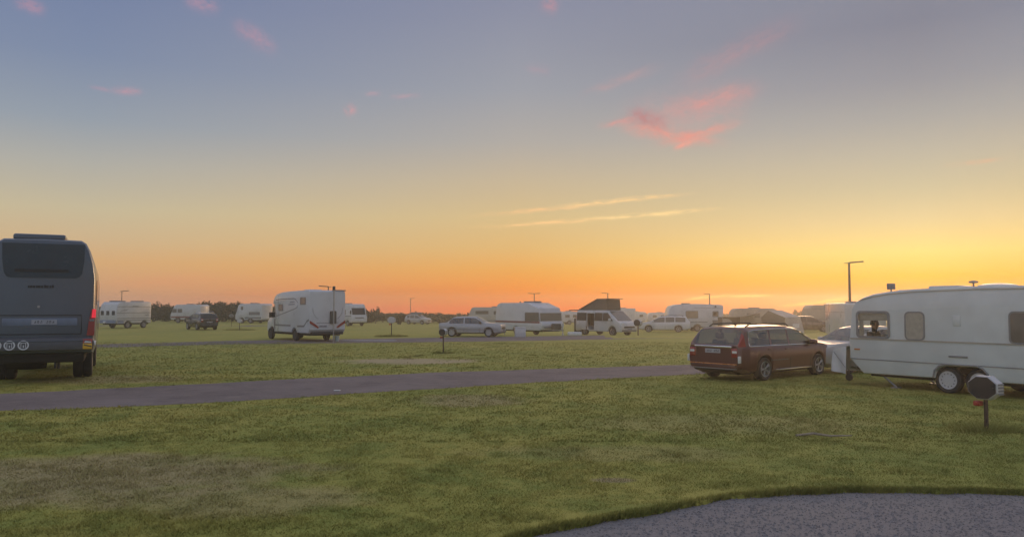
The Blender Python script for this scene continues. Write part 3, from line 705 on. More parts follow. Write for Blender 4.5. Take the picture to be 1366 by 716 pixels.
def person():
    """seated figure: skinned skeleton, pelvis root"""
    p = root('person', 'person in dark clothes sitting inside the caravan, seen through its front window', 'person', 0, 0)
    c = wc.matrix_basis
    p.location = (wc.location.x, wc.location.y, 0)
    cs, sn = math.cos(R(123.6)), math.sin(R(123.6)); lx, ly = 2.86, .70
    p.location = (11.674 + cs * lx - sn * ly, 18.76 + sn * lx + cs * ly, .86); p.rotation_euler = (0, 0, R(123.6 + 180))
    def skin(name, pts, edges, rad, mt, rt=0, sub=2, parent=p):
        me = bpy.data.meshes.new(name); me.from_pydata(pts, edges, []); me.materials.append(M[mt])
        o = bpy.data.objects.new(name, me); COL.objects.link(o); o.parent = parent
        o.modifiers.new('skin', 'SKIN'); 
        if not me.skin_vertices: me.skin_vertices_add() if hasattr(me, 'skin_vertices_add') else None
        try:
            for i, r in enumerate(rad): me.skin_vertices[0].data[i].radius = (r, r) if not isinstance(r, tuple) else r
            me.skin_vertices[0].data[rt].use_root = True
        except Exception: pass
        s_ = o.modifiers.new('sub', 'SUBSURF'); s_.levels = sub; s_.render_levels = sub
        o.modifiers['skin'].use_smooth_shade = True
        return o
    # x forward (faces the rear of the caravan), z up from the seat
    pts = [(0, 0, .09), (0, 0, .25), (.0, 0, .42), (.01, 0, .53), (.02, 0, .60), (.03, 0, .68),
           (0, .17, .49), (.06, .23, .24), (.30, .14, .20), (0, -.17, .49), (.06, -.23, .24), (.30, -.14, .20),
           (.42, .1, .08), (.44, .1, -.34), (.42, -.1, .08), (.44, -.1, -.34), (.58, .11, -.40), (.58, -.11, -.40), (.05, 0, .76)]
    ed = [(0, 1), (1, 2), (2, 3), (3, 4), (4, 5), (5, 18), (2, 6), (6, 7), (7, 8), (2, 9), (9, 10), (10, 11), (0, 12), (12, 13), (0, 14), (14, 15), (13, 16), (15, 17)]
    rad = [(.17, .13), (.155, .115), (.17, .115), (.075, .075), (.06, .06), (.085, .095), .075, .05, .034, .075, .05, .034, .085, .055, .085, .055, .04, .04, .075]
    skin('body', pts, ed, rad, 'shirt')
    MB().lathe([(.005, -.13), (.05, -.115), (.078, -.06), (.09, .0), (.093, .05), (.075, .105), (.03, .13), (.004, .133)], (.045, 0, .72), 'Z', 20).build('head', 'skin', p, 60)
    MB().lathe([(.096, -.02), (.103, .04), (.088, .11), (.04, .145), (.004, .15)], (.028, 0, .725), 'Z', 20).build('hair', 'hair', p, 60)
    MB().tube([(.13, 0, .735), (.155, 0, .70), (.13, 0, .69)], [.008, .014, .01], 6).build('nose', 'skin', p)
    for sg in (1, -1):
        for k in range(4):
            y = sg * .14 - .03 + k * .02; l = (.075, .085, .08, .062)[k]
            MB().tube([(.33, y, .195), (.33 + l * .6, y, .19), (.33 + l, y, .165)], [.0095, .009, .007], 6).build('finger', 'skin', p)
        MB().tube([(.31, sg * .14 - sg * .04, .2), (.35, sg * .09, .19), (.375, sg * .08, .175)], [.011, .01, .008], 6).build('thumb', 'skin', p)
        MB().rbox(.27, sg * .14 - .042, .183, .345, sg * .14 + .042, .211, .012).build('palm', 'skin', p)
    return p
person()

def camper():
    p = root('motorhome', 'white overcab motorhome with dark swoosh graphics, parked beside the tall thin post', 'motorhome', -13.09, 49.5, 128.2)
    w = 2.3
    Rw = .36
    prof = bottom(-3.3, 1.75, .50, [(-1.25, Rw)]) + [(1.76, 1.6), (1.82, 2.16), (2.12, 2.26), (2.1, 2.46), (1.86, 2.72), (1.48, 2.87), (.8, 2.96), (-.6, 3.02), (-3.25, 3.05), (-3.46, 2.95), (-3.5, 2.7), (-3.5, .72)]
    ext(MB(), prof, w, .07).build('body', 'white', p, 30)
    cab = bottom(1.74, 3.42, .46, [(2.72, Rw)]) + [(3.5, .55), (3.52, .95), (3.42, 1.18), (2.9, 1.42), (2.1, 2.2), (1.74, 2.22)]
    ext(MB(), cab, 1.98, .09, tum=.1, zref=1.2).build('cab', 'white', p, 35)
    n = Vector((.78, 0, .8)).normalized() * .012
    MB().poly([(2.86, -.84, 1.49), (2.86, .84, 1.49), (2.14, .78, 2.19), (2.14, -.78, 2.19)], n).build('windscreen', 'fglass', p)
    for sg in (1, -1):
        y = sg * w / 2; yc = sg * .975
        MB().poly([(1.85, yc, .62), (2.28, yc, .62), (2.3, yc, 1.3), (1.85, yc, 1.3)], (0, sg * .03, 0)).build('cab_door', 'greyst', p)
        MB().poly([(1.86, sg * .965, 1.42), (2.72, sg * .965, 1.42), (2.2, sg * .92, 2.0), (1.86, sg * .92, 2.05)], (0, sg * .03, 0)).build('cab_window', 'dglass', p)
        MB().rbox(2.45, sg * 1.1 - .12, 1.38, 2.62, sg * 1.1 + .12, 1.72, .04).build('mirror', 'black', p)
        window(p, .5, 1.84, 1.15, 2.2, y, 'fglass', 'greyst', .05)
        window(p, -2.95, 2.22, -2.2, 2.60, y, 'fglass', 'greyst', .05)
        wx = [(1.6, 2.50), (.6, 2.55), (-1.2, 2.57), (-1.45, 2.52), (-1.8, 2.32), (-1.86, 2.18), (-1.75, 2.05), (-1.3, 1.93), (0, 1.72), (1.7, 1.45)]
        strip(wx, y, .05, 'swoosh_stripe', 'greyst', p, .004)
        strip([(-.6, 2.34), (-1.3, 2.36)], y, .06, 'letter_stripe', 'plateblue', p, .004)
        strip([(-.4, 2.2), (-1.35, 2.22)], y, .06, 'letter_stripe', 'plateblue', p, .004)
        strip([(1.7, .92), (-.75, .92)], y, .1, 'lower_stripe', 'greyst', p, .004)
        strip([(-1.75, .90), (-2.75, .92), (-3.15, 1.22), (-3.44, 1.3)], y, .11, 'lower_stripe', 'greyst', p, .004)
        for wxx in (2.72, -1.25): wheel(p, wxx, sg * .98, Rw, .22, 'black', 0)
        MB().rbox(3.3, sg * .78 - .14, .98, 3.5, sg * .78 + .14, 1.22, .06).build('headlight', 'lens', p)
        t = [(sg * 1.13, 1.26), (sg * 1.13, 1.10), (sg * .64, .80), (sg * .56, .84), (sg * .62, .92), (sg * .9, 1.12)]
        MB().poly([(-3.502, a, b) for a, b in t], (-.03, 0, 0)).build('taillight', 'tail', p)
        MB().tube([(-3.505, sg * .95, 2.0), (-3.505, sg * .92, 1.7), (-3.505, sg * .75, 1.45), (-3.505, sg * .6, 1.35)], .012, 5).build('rear_crease', 'greytrim', p)
    MB().box(-3.51, -.7, 1.1, -3.502, .7, 1.13).build('rear_stripe', 'greyst', p)
    plate(p, -3.51, .3, .92, .5, .12, -1)
    MB().rbox(-3.56, -1.0, .42, -3.1, 1.0, .60, .04).build('rear_bumper', 'black', p)
    MB().rbox(-3.68, -.50, 1.06, -3.5, -.12, 1.82, .06).build('rear_box', 'canvas', p)
    MB().box(-3.2, -.95, .36, 3.2, .95, .5).build('chassis', 'under', p)
    MB().rbox(-1.6, -.5, 3.0, -.7, .3, 3.12, .04).build('roof_vent', 'white', p)
    MB().rbox(-3.52, -1.15, 3.0, -3.4, -.3, 3.07, .02).build('roof_rail', 'greyst', p)
    return p
camper()

def wedge_caravan():
    p = root('caravan', 'white caravan with a sloping front, broad dark window band and raised skylight', 'caravan', 1.35, 62, -50)
    w = 2.3
    prof = bottom(-2.7, 2.5, .42, [(-.3, .33)]) + [(2.66, .5), (2.78, .8), (2.74, .98), (2.52, 1.12), (2.46, 1.75), (2.3, 2.12), (1.0, 2.53), (-2.2, 2.53), (-2.52, 2.42), (-2.68, 2.2), (-2.8, 1.6), (-2.85, .8)]
    ext(MB(), prof, w, .06).build('body', 'white', p, 28)
    for sg in (1, -1):
        y = sg * w / 2
        window(p, .85, 1.14, 2.40, 1.76, y, 'fglass', 'greytrim', .05)
        MB().poly([(2.43, y, 1.14), (2.50, y, 1.14), (2.44, y, 1.76), (2.41, y, 1.76)], (0, sg * .012, 0)).build('corner_panel', 'fglass', p)
        strip([(2.5, 1.04), (-2.78, 1.06)], y, .14, 'belt_stripe', 'maroon', p, .006)
        strip([(-1.05, 1.2), (-1.06, 2.4)], y, .02, 'panel_seam', 'greytrim', p, .006)
        wheel(p, -.3, sg * 1.0, .33, .2, 'greytrim', 0)
        MB().tube([(-2.2, sg * .9, .42), (-1.9, sg * .9, .0)], .03, 6).build('corner_steady', 'steel', p)
    xf = lambda z: 2.525 - (z - 1.14) * .1
    MB().poly([(xf(1.15), -1.08, 1.15), (xf(1.15), 1.08, 1.15), (xf(1.75), 1.08, 1.75), (xf(1.75), -1.08, 1.75)], (.015, 0, 0)).build('front_window', 'fglass', p)
    MB().rbox(2.74, -.9, .62, 2.83, .9, .70, .02).build('front_ledge', 'greyst', p)
    MB().rbox(-.3, -.35, 2.5, .9, .55, 2.66, .08).build('skylight', 'greytrim', p)
    MB().tube([(-1.3, .2, 2.5), (-1.3, .2, 2.64)], .06, 8).build('roof_vent', 'greytrim', p)
    b = MB().tube([(2.4, .7, .42), (3.9, 0, .45)], .04, 6); b.tube([(2.4, -.7, .42), (3.9, 0, .45)], .04, 6); b.build('drawbar', 'steel', p)
    MB().tube([(3.7, .1, .2), (3.7, .1, 1.0)], .04, 7).lathe([(.1, -.03), (.1, .03)], (3.7, .1, .1), 'Y', 12).build('jockey_wheel', 'hoodw', p)
    MB().rbox(2.9, -.35, .5, 3.3, .35, .95, .06).build('gas_locker', 'canvas', p)
    MB().box(-2.6, -.9, .33, 2.5, .9, .43).build('chassis', 'under', p)
wedge_caravan()

def campervan():
    p = root('campervan', 'pale silver campervan with raised dark canvas pop-top and open sliding door', 'campervan', 7.42, 62.3, -50)
    w = 1.9; Rw = .34
    prof = bottom(-2.4, 2.38, .30, [(1.5, Rw), (-1.45, Rw)]) + [(2.45, .5), (2.46, .82), (2.36, 1.0), (2.05, 1.12), (1.05, 1.90), (.8, 1.97), (-2.15, 1.97), (-2.36, 1.88), (-2.44, 1.1), (-2.46, .5)]
    hole = [(-1.18, .42), (-.40, .42), (-.40, 1.72), (-1.18, 1.72)]
    ext(MB(), prof, w, .08, tum=.1, zref=1.1, hr=[hole]).build('body', 'whitecar', p, 32)
    yy = lambda z: w / 2 * (1 - .1 * max(0, z - 1.1))
    for sg in (1, -1):
        for a, b_ in ((-2.3, -1.24), (-.34, .5), (.56, 1.62)) + (((-1.2, -.38),) if sg > 0 else ()):
            x3 = min(b_, 1.02); q = [(a, 1.14), (b_, 1.14), (min(b_, 1.05), 1.76), (a, 1.76)]
            MB().poly([(x, sg * (yy(z) + .001), z) for x, z in q], (0, sg * .012, 0)).build('side_window', 'dglass', p)
        for wx in (1.5, -1.45): wheel(p, wx, sg * .82, Rw, .22, 'greytrim', 5)
        MB().rbox(2.2, sg * .72 - .16, .84, 2.46, sg * .72 + .16, 1.02, .06).build('headlight', 'lens', p)
        MB().rbox(1.3, sg * 1.05 - .12, 1.12, 1.44, sg * 1.05 + .12, 1.34, .05).build('mirror', 'whitecar', p)
        MB().rbox(-2.48, sg * .82 - .07, .85, -2.3, sg * .82 + .07, 1.5, .03).build('taillight', 'tail', p)
    n = Vector((.78, 0, 1)).normalized() * .012
    MB().poly([(2.02, -.80, 1.155), (2.02, .80, 1.155), (1.1, .74, 1.875), (1.1, -.74, 1.875)], n).build('windscreen', 'fglass', p)
    MB().rbox(2.38, -.6, .6, 2.475, .6, .74, .03).build('grille', 'black', p)
    MB().rbox(2.36, -.8, .34, 2.48, .8, .46, .03).build('front_bumper', 'greyst', p)
    plate(p, 2.48, 0, .52, .5, .11, 1)
    # inside of the doorway
    MB().box(-2.0, .3, .42, .4, .36, 1.74).build('interior_cabinet', 'door_in', p)
    MB().box(-2.1, -.86, .38, 1.2, .86, .42).build('floor', 'seat', p)
    MB().rbox(-2.3, -w / 2 - .06, .42, -1.24, -w / 2 - .02, 1.1, .015).build('sliding_door', 'whitecar', p)
    # pop-top
    top = [(-2.1, 1.97), (.86, 1.97), (.78, 2.80), (-.15, 2.80)]
    ext(MB(), top, 1.62, .05).build('pop_top_canvas', 'canvas', p, 25)
    ext(MB(), [(-2.16, 1.985), (-2.16, 2.04), (-.17, 2.86), (1.04, 2.875), (1.06, 2.83), (-.15, 2.805)], 1.72, .02).build('pop_top_roof', 'blackcar', p, 25)
    # tailgate swung up
    ext(MB(), [(-2.3, 1.93), (-2.36, 2.0), (-3.35, 1.98), (-3.42, 1.90), (-3.3, 1.90)], 1.6, .03).build('tailgate', 'blackcar', p, 25)
    MB().rbox(-2.9, -.7, .0, -2.5, .5, 1.3, .05).build('tail_cabinet', 'canvas', p)
campervan()

def window_caravan():
    p = root('caravan', 'white caravan with one window lit orange by the sunset, behind the white estate car', 'caravan', 18.1, 79, 180)
    w = 2.25; h = 2.75
    prof = bottom(-2.75, 2.6, .42, [(-.2, .33)]) + [(2.76, .8), (2.72, 1.2), (2.5, 2.2), (2.3, 2.5), (1.7, 2.66), (0, 2.72), (-1.4, 2.68), (-2.6, 2.62), (-2.78, 2.5), (-2.8, .7)]
    hole = [(-2.25, 1.5), (-1.75, 1.5), (-1.75, 1.95), (-2.25, 1.95)]
    ext(MB(), prof, w, .05, hl=[hole], hr=[hole]).build('body', 'white', p, 28)
    for sg in (1, -1):
        y = sg * w / 2
        window(p, -.25, 1.32, .92, 2.0, y, 'tanblind', 'greytrim', .06)
        o = side(MB(), [(-2.26, 1.49), (-1.74, 1.49), (-1.74, 1.96), (-2.26, 1.96)], y, .008).build('window', 'pglass', p)
        ringside(MB(), rr(-2.3, 1.45, -1.7, 2.0, .05), rr(-2.23, 1.52, -1.77, 1.93, .03), y + sg * .001, .018).build('window_frame', 'greytrim', o)
        side(MB(), rr(-2.3, .66, -1.7, 1.12, .03), y + sg * .002, .01).build('service_hatch', 'greyst', p)
        strip([(.7, .95), (-1.2, .93)], y, .06, 'side_stripe', 'greyst', p)
        strip([(.2, 2.35), (-2.7, 2.28)], y, .03, 'awning_rail', 'greyst', p)
        wheel(p, -.2, sg * .98, .33, .2, 'greytrim', 0)
    MB().lathe([(.1, 0), (.1, .06)], (-2.0, w / 2 + .01, 2.45), 'Y', 14).build('round_vent', 'greyst', p)
    MB().rbox(.3, -.4, 2.68, 1.1, .3, 2.80, .05).build('roof_hatch', 'greytrim', p)
    MB().box(-2.6, -.95, .34, 2.4, .95, .43).build('chassis', 'under', p)
window_caravan()

def striped_caravan():
    p = root('caravan', 'white caravan with three small end windows and a pale blue skirt, beside the dark motorhome', 'caravan', -38.7, 79, 249)
    w = 2.2
    prof = bottom(-2.1, 2.0, .5, [(.7, .34), (-1.3, .34)]) + [(2.15, .8), (2.15, 1.75), (1.95, 2.35), (1.65, 2.6), (-1.95, 2.62), (-2.15, 2.5), (-2.15, .7)]
    ext(MB(), prof, w, .05).build('body', 'white', p, 28)
    for sg in (1, -1):
        y = sg * w / 2
        for zz in (2.12, 1.52, .98, .78): strip([(2.06, zz), (-2.1, zz)], y, .045, 'side_rib', 'greyst', p, .012)
        strip([(.2, 2.15), (-.5, 2.15)], y, .1, 'vent_slot', 'greyst', p)
        strip([(1.6, 1.72), (.9, 1.8), (.75, 1.92)], y, .05, 'emblem', 'greyst', p)
        strip([(-1.4, 1.28), (-1.9, 1.32)], y, .06, 'emblem', 'greyst', p)
        for wx in (.7, -1.3): wheel(p, wx, sg * .96, .34, .22, 'greytrim', 0)
        strip([(2.0, .62), (1.25, .62)], y, .3, 'skirt', 'bluest', p)
    for yc in (-.72, 0, .72):
        MB().poly([(2.151, yc + a, b) for a, b in rr(-.2, 1.3, .2, 1.72, .05)], (.012, 0, 0)).build('end_window', 'dglass', p)
    MB().box(2.14, -1.04, .52, 2.17, 1.04, .82).build('skirt', 'bluest', p)
    MB().rbox(2.15, -.5, .5, 2.27, -.2, .72, .04).build('hitch_cover', 'whitest', p)
    MB().rbox(.4, -.6, 2.6, 1.5, .4, 2.72, .04).build('roof_hatch', 'greyst', p)
    MB().rbox(-1.9, -.5, 2.6, -1.0, .4, 2.72, .04).build('roof_hatch', 'greyst', p)
    MB().box(-2.0, -.9, .36, 1.9, .9, .5).build('chassis', 'under', p)
    MB().rbox(-2.25, -.9, .56, -2.15, .9, .68, .02).build('rear_bumper', 'greytrim', p)
striped_caravan()

def simple_van(label, x, y, yaw, L, H, kind, mt='white', dark='fglass', stripes=(), wins=(), z=None, group=None, cat='caravan', name='caravan', w=2.2, hatch=True):
    """a far caravan or motorhome: body, panes, stripes, wheels, roof hatch"""
    p = root(name, label, cat, x, y, yaw, group, z); a = L / 2
    if kind == 'front':                      # upright coach-built front with a large windscreen
        prof = bottom(-a + .1, a - .1, .45, [(a - 1.1, .35), (-a + 1.9, .35)]) + [(a, .6), (a, 1.1), (a - .12, 1.35), (a - .42, H - .45), (a - .6, H - .12), (a - .9, H), (-a + .2, H), (-a, H - .2), (-a, .6)]
    elif kind == 'cab':                      # low cab in front of the living box
        prof = bottom(-a + .1, a - .1, .45, [(a - .9, .35), (-a + 1.6, .35)]) + [(a, .55), (a - .02, .95), (a - .55, 1.25), (a - 1.3, 2.0), (a - 1.9, H - .25), (a - 2.4, H), (-a + .2, H), (-a, H - .2), (-a, .6)]
    elif kind == 'square':
        prof = bottom(-a + .05, a - .05, .42, [(-.2, .33)]) + [(a, .55), (a, H - .08), (a - .08, H), (-a + .08, H), (-a, H - .08), (-a, .55)]
    else:
        prof = bottom(-a + .1, a - .15, .42, [(-.2, .33)]) + [(a, .7), (a - .04, 1.2), (a - .25, H - .35), (a - .5, H - .08), (a - .9, H), (-a + .5, H), (-a + .15, H - .12), (-a, H - .5), (-a, .6)]
    ext(MB(), prof, w, .06).build('body', mt, p, 28)
    for sg in (1, -1):
        yy = sg * w / 2
        for x0, z0, x1, z1 in wins: window(p, x0, z0, x1, z1, yy, dark, 'greytrim', .05)
        for x0, x1, zz, hh, sm in stripes: strip([(x0, zz), (x1, zz)], yy, hh, 'side_stripe', sm, p)
        for wx in ((a - 1.1, -a + 1.9) if kind == 'front' else (a - .9, -a + 1.6) if kind == 'cab' else (-.2,)): wheel(p, wx, sg * (w / 2 - .13), .34, .2, 'greytrim', 0)
    if kind == 'front':
        z0, z1 = 1.42, H - .5; xf = lambda q: a - .12 - (q - 1.35) / (H - .45 - 1.35) * .30
        MB().poly([(xf(z0), -.92, z0), (xf(z0), .92, z0), (xf(z1), .92, z1), (xf(z1), -.92, z1)], (.015, 0, 0)).build('windscreen', 'dglass', p)
        MB().box(a - .005, -.6, .95, a + .012, .6, 1.1).build('grille', 'greyst', p)
        for sg in (1, -1):
            MB().rbox(a - .05, sg * .8 - .15, .85, a + .015, sg * .8 + .15, 1.0, .03).build('headlight', 'lens', p)
            MB().rbox(a - .2, sg * (w / 2 + .1) - .08, 1.5, a - .05, sg * (w / 2 + .1) + .08, 1.95, .04).build('mirror', 'black', p)
    if kind == 'cab':
        n = Vector((.75, 0, .75)).normalized() * .012
        MB().poly([(a - .6, -.85, 1.3), (a - .6, .85, 1.3), (a - 1.27, .82, 1.97), (a - 1.27, -.82, 1.97)], n).build('windscreen', 'dglass', p)
    if hatch: MB().rbox(-a * .3, -.4, H - .03, a * .15, .4, H + .11, .04).build('roof_hatch', 'greytrim', p)
    MB().box(-a + .3, -.9, .33, a - .4, .9, .44).build('chassis', 'under', p)
    return p
MW = dict(cat='motorhome', name='motorhome')
simple_van('white van with a dark red side stripe, parked before the hedge behind the dark hatchback', -43.7, 107, 170, 4.4, 2.45, 'front', stripes=[(-2.1, 2.1, .78, .22, 'maroon')], wins=[(.5, 1.4, 1.1, 1.85), (1.3, 1.4, 1.9, 1.85)], **MW)
simple_van('white motorhome with dark lower panels against the hedge, left of the overcab motorhome', -34.7, 106, 158, 4.4, 2.6, 'front', stripes=[(-2.1, .6, .72, .22, 'greyst'), (-1.9, -.1, 1.3, .4, 'greyst')], wins=[(.9, 1.8, 1.2, 2.2)], **MW)
simple_van('white coach-built motorhome facing right with a large windscreen, just right of the overcab motorhome', -20.8, 100, -48, 5.6, 2.75, 'front', stripes=[(-2.7, 2.6, 1.25, .10, 'greyst')], wins=[(-1.6, 1.45, 1.3, 2.0)], **MW)
simple_van('cream motorhome facing left behind the old silver saloon', -2.0, 100, 176, 7.2, 2.6, 'front', 'cream', stripes=[(-3, 3, .9, .12, 'greyst')], wins=[(.9, 1.75, 2.5, 2.12), (-.5, 1.7, .2, 2.1)], **MW)
simple_van('small white caravan far behind the drawbar of the sloping-front caravan', 9.4, 130, 10, 3.6, 2.15, 'round', wins=[(-.9, 1.2, -.2, 1.6), (.4, 1.2, 1.0, 1.6)])
simple_van('white box-shaped caravan half hidden behind the pop-top campervan', 15.6, 112, 178, 3.6, 2.55, 'square', wins=[(-.3, 1.4, .4, 1.9)])
simple_van('far white caravan just right of the pop-top campervan, with two dark windows', 23.4, 150, 175, 4.2, 2.15, 'round', wins=[(.2, 1.2, .8, 1.6), (-1.4, 1.2, -.8, 1.6)])
simple_van('far white caravan half hidden behind the white estate car', 28.4, 153, 182, 4.6, 2.0, 'round', wins=[(.6, 1.1, 1.3, 1.5), (-1.0, 1.1, -.3, 1.5)])
simple_van('low backlit-toned grey caravan behind the tent awning', 28.0, 92, 178, 5.2, 2.38, 'round', 'backlit_tone', wins=[(-.6, 1.3, .9, 1.8)])
simple_van('backlit-toned grey caravan with a roof box, behind the dark car', 35.4, 88, 180, 5.6, 2.72, 'round', 'backlit_tone', stripes=[(-2.4, 2.4, 2.3, .05, 'greyst'), (-2.5, 2.5, 1.9, .03, 'greyst')], wins=[])
simple_van('plain white box caravan seen end-on between the silver car and the old white caravan', 20.05, 46.2, 82, 4.4, 2.27, 'square', wins=[], stripes=[(-2.1, 2.1, 1.75, .02, 'greyst')])

# ------------------------------------------------------------------ tent awning
def awning():
    p = root('tent_awning', 'pale tent awning with a sagging open canopy, pitched beside the low backlit-toned caravan', 'tent', 0, 0, 0, z=0)
    gz = ground(25, 71) - .02
    C = Vector((24.2, 70, gz)); D = Vector((26.9, 72.6, gz)); E_ = Vector((22.9, 72.4, gz)); F_ = Vector((25.6, 75, gz))
    wh, rh = 1.42, 2.02
    up = lambda v, h: Vector((v.x, v.y, v.z + h))
    def sl(name, pts, mt, off=(0, .03, 0), par=p): return MB().poly(pts, off).build(name, mt, par)
    ins = (F_ - C) * .07
    right = sl('side_wall', [C, D, up(D, wh) - Vector((.35, 0, 0)), up(C, wh) + Vector((.05, 0, 0))], 'tent')
    A = up((C + E_) / 2 + Vector((-.2, .6, 0)), rh); B = up((D + F_) / 2 + Vector((-.9, .3, 0)), rh)
    sl('roof', [up(C, wh), up(D, wh) - Vector((.3, 0, 0)), B, A], 'tent', (0, .02, .02))
    sl('roof', [up(E_, wh), up(F_, wh), B, A], 'tent', (0, .0, .03))
    sl('front_wall', [C, up(C, wh), A, up(E_, wh), E_], 'tentshade')  # wall turned from the glow, its shade painted as darker cloth
    sl('back_wall', [D, F_, up(F_, wh), B, up(D, wh) - Vector((.3, 0, 0))], 'tentshade', (.0, .03, 0))
    q = C + (D - C) * .38; r = C + (D - C) * .72; o_ = Vector((.012, -.02, 0))
    sl('window', [up(q, .45) + o_, up(r, .45) + o_, up(r, .85) + o_, up(q, .85) + o_], 'whitest', (0, -.012, 0), right)
    # open canopy sagging away to the left on poles
    n = 8; vs = []
    L0 = up(E_, 1.95); L1 = up(E_ + Vector((.6, 2.2, 0)), 1.95)
    for i in range(n + 1):
        u = i / n; h = -.45 * math.sin(u * math.pi * .5) ** .7 - .12 * math.sin(u * math.pi)
        for b in (L0, L1): vs.append((b.x - 3.5 * u, b.y + .3 * u, b.z + h))
    MB().add(vs, [(2 * i, 2 * i + 2, 2 * i + 3, 2 * i + 1) for i in range(n)]).add([(x, y, z + .03) for x, y, z in vs], [(2 * i, 2 * i + 2, 2 * i + 3, 2 * i + 1) for i in range(n)]).build('canopy', 'tent', p)
    for i in (4, 8):
        for k in (0, 1):
            x, y, z = vs[2 * i + k]; MB().tube([(x, y, gz - .1), (x, y, z)], .025, 6).build('pole', 'steel', p)
    x, y, z = vs[16]
    sl('canopy_wall', [(x, y + .05, gz), (x + 1.05, y + .05, gz), (x + .9, y + .05, gz + 1.0), (x + .6, y + .05, gz + 1.25), (x, y + .05, gz + 1.28)], 'tent')
    sl('canopy_wall', [(x + 2.1, y + 1.6, gz), (x + 3.45, y + 1.6, gz), (x + 3.45, y + 1.6, gz + 1.55), (x + 2.1, y + 1.6, gz + 1.45)], 'tent')
    MB().rbox(x + .1, y + 2.0, gz, x + 3.3, y + 2.05, gz + 1.4, .01).build('canopy_wall', 'tentshade', p)  # canopy back wall, interior shade put into its colour
awning()

# ------------------------------------------------------------------ hookup pedestals, lamps, posts, small things
def pedestal(label, x, y, yaw, s=1., head='hoodw', face='black', up=0., sock=True):
    p = root('hookup_pedestal', label, 'hookup post', x, y, yaw, 'electric hookup pedestals on the pitches'); p.scale = (s, s, s)
    MB().rbox(-.028, -.028, -.05, .028, .028, .56 + up, .01).build('post', 'wood', p)
    oc = [(.29 * math.cos(R(22.5 + 45 * k)), .74 + up + .225 * math.sin(R(22.5 + 45 * k))) for k in range(8)]
    b = ext(MB(), oc, .2, .03); b.build('housing', head, p, 25)
    zc = .74 + up; oi = [(a * .9, zc + (z - zc) * .9) for a, z in oc]
    side(MB(), oi, -.101, .012).build('door', face, p)
    b = MB()
    for k in range(4): b.box(.268, -.075, zc - .11 + k * .055, .285, .07, zc - .08 + k * .055)
    b.build('vent_slot', 'greytrim', p)
    MB().lathe([(.012, -.02), (.018, .0)], (.2, -.112, zc), 'Y', 10).build('lock', 'black', p)
    if sock:
        o = MB().rbox(-.17, -.11, .41 + up, -.045, .02, .50 + up, .02).build('socket_box', 'orange', p)
        MB().lathe([(.03, -.02), (.035, .02)], (-.11, -.115, .455 + up), 'Y', 10).build('socket_lid', 'redst', o)
    return p
pedestal('brown hookup post with dark-faced octagonal head and orange socket, before the white caravan wheels', 7.95, 13.3, -62, .95)
pedestal('hookup post with reddish socket box before the boot of the old silver saloon', -3.06, 35.2, -40, .8, up=.42)
pedestal('hookup post with clean white head on a mound, left of the old silver saloon', -8.4, 55, 12, 1.05, face='hoodw', up=.35)
pedestal('hookup post on a small mound between the dark hatchback and the overcab motorhome', -24.8, 71.8, 10, .8, face='hoodw', sock=False, up=.3)
pedestal('farther hookup post by the hedge, just right of the dark hatchback', -30.6, 86, 25, .8, face='greyst', sock=False, up=.7)
pedestal('hookup post with a pale head by the front of the pop-top campervan', 9.35, 58.5, -50, 1.25, sock=False)

def lamp(label, x, y, h, yaw, arm=1.0, double=False, r=.055, z=None):
    p = root('street_lamp', label, 'street lamp', x, y, yaw, 'street lamps on the camping field', z)
    MB().tube([(0, 0, -.1), (0, 0, h * .5), (0, 0, h)], [r * 1.2, r, r * .8], 10).build('pole', 'pole', p)
    MB().tube([(0, 0, 0), (0, 0, 1.0)], [r * 1.7, r * 1.6], 10).build('pole_base', 'pole', p)
    for sg in ((1, -1) if double else (1,)):
        b = MB().rbox(sg * .45 - .5 * arm, -.13, h - .0, sg * .45 + .5 * arm, .13, h + .09, .04)
        for i, v in enumerate(b.v):
            u = (v[0] * sg) / .95; b.v[i] = (v[0], v[1] * (1 - .35 * max(0, u)), v[2] + .10 * math.sin(max(-.1, min(1, u)) * 2.4) - .02)
        b.build('lamp_head', 'pole', p)
    if not double: MB().rbox(-.32, -.05, h - .03, .0, .05, h + .01, .015).build('sensor_arm', 'pole', p)
    MB().rbox(-.16, -.06, 2.35, .2, .06, 2.42, .02).build('pole_bracket', 'pole', p)
    return p
lamp('tall lamp post with a curved head above the nose of the old white caravan', 22.3, 52, 4.95, 0, r=.085)
lamp('lamp post facing left, rising behind the caravan with the orange-lit window', 30.1, 120, 4.75, 180, r=.10)
lamp('lamp post showing just above the raised pop-top of the campervan', 14.6, 120, 4.85, 180, r=.08)
lamp('double-headed lamp post rising behind the sloping-front caravan', 3.45, 122, 4.85, 0, double=True, r=.08)
lamp('thin far lamp post above the scrub, by the small silver car', -22.9, 178, 5.0, 0, r=.08)
lamp('far lamp post behind the ribbed caravan at the left', -54.5, 110, 4.3, 0, r=.06)
lamp('lamp post just left of the tall thin post, behind the overcab motorhome', -18.2, 78, 4.2, 180, r=.06)

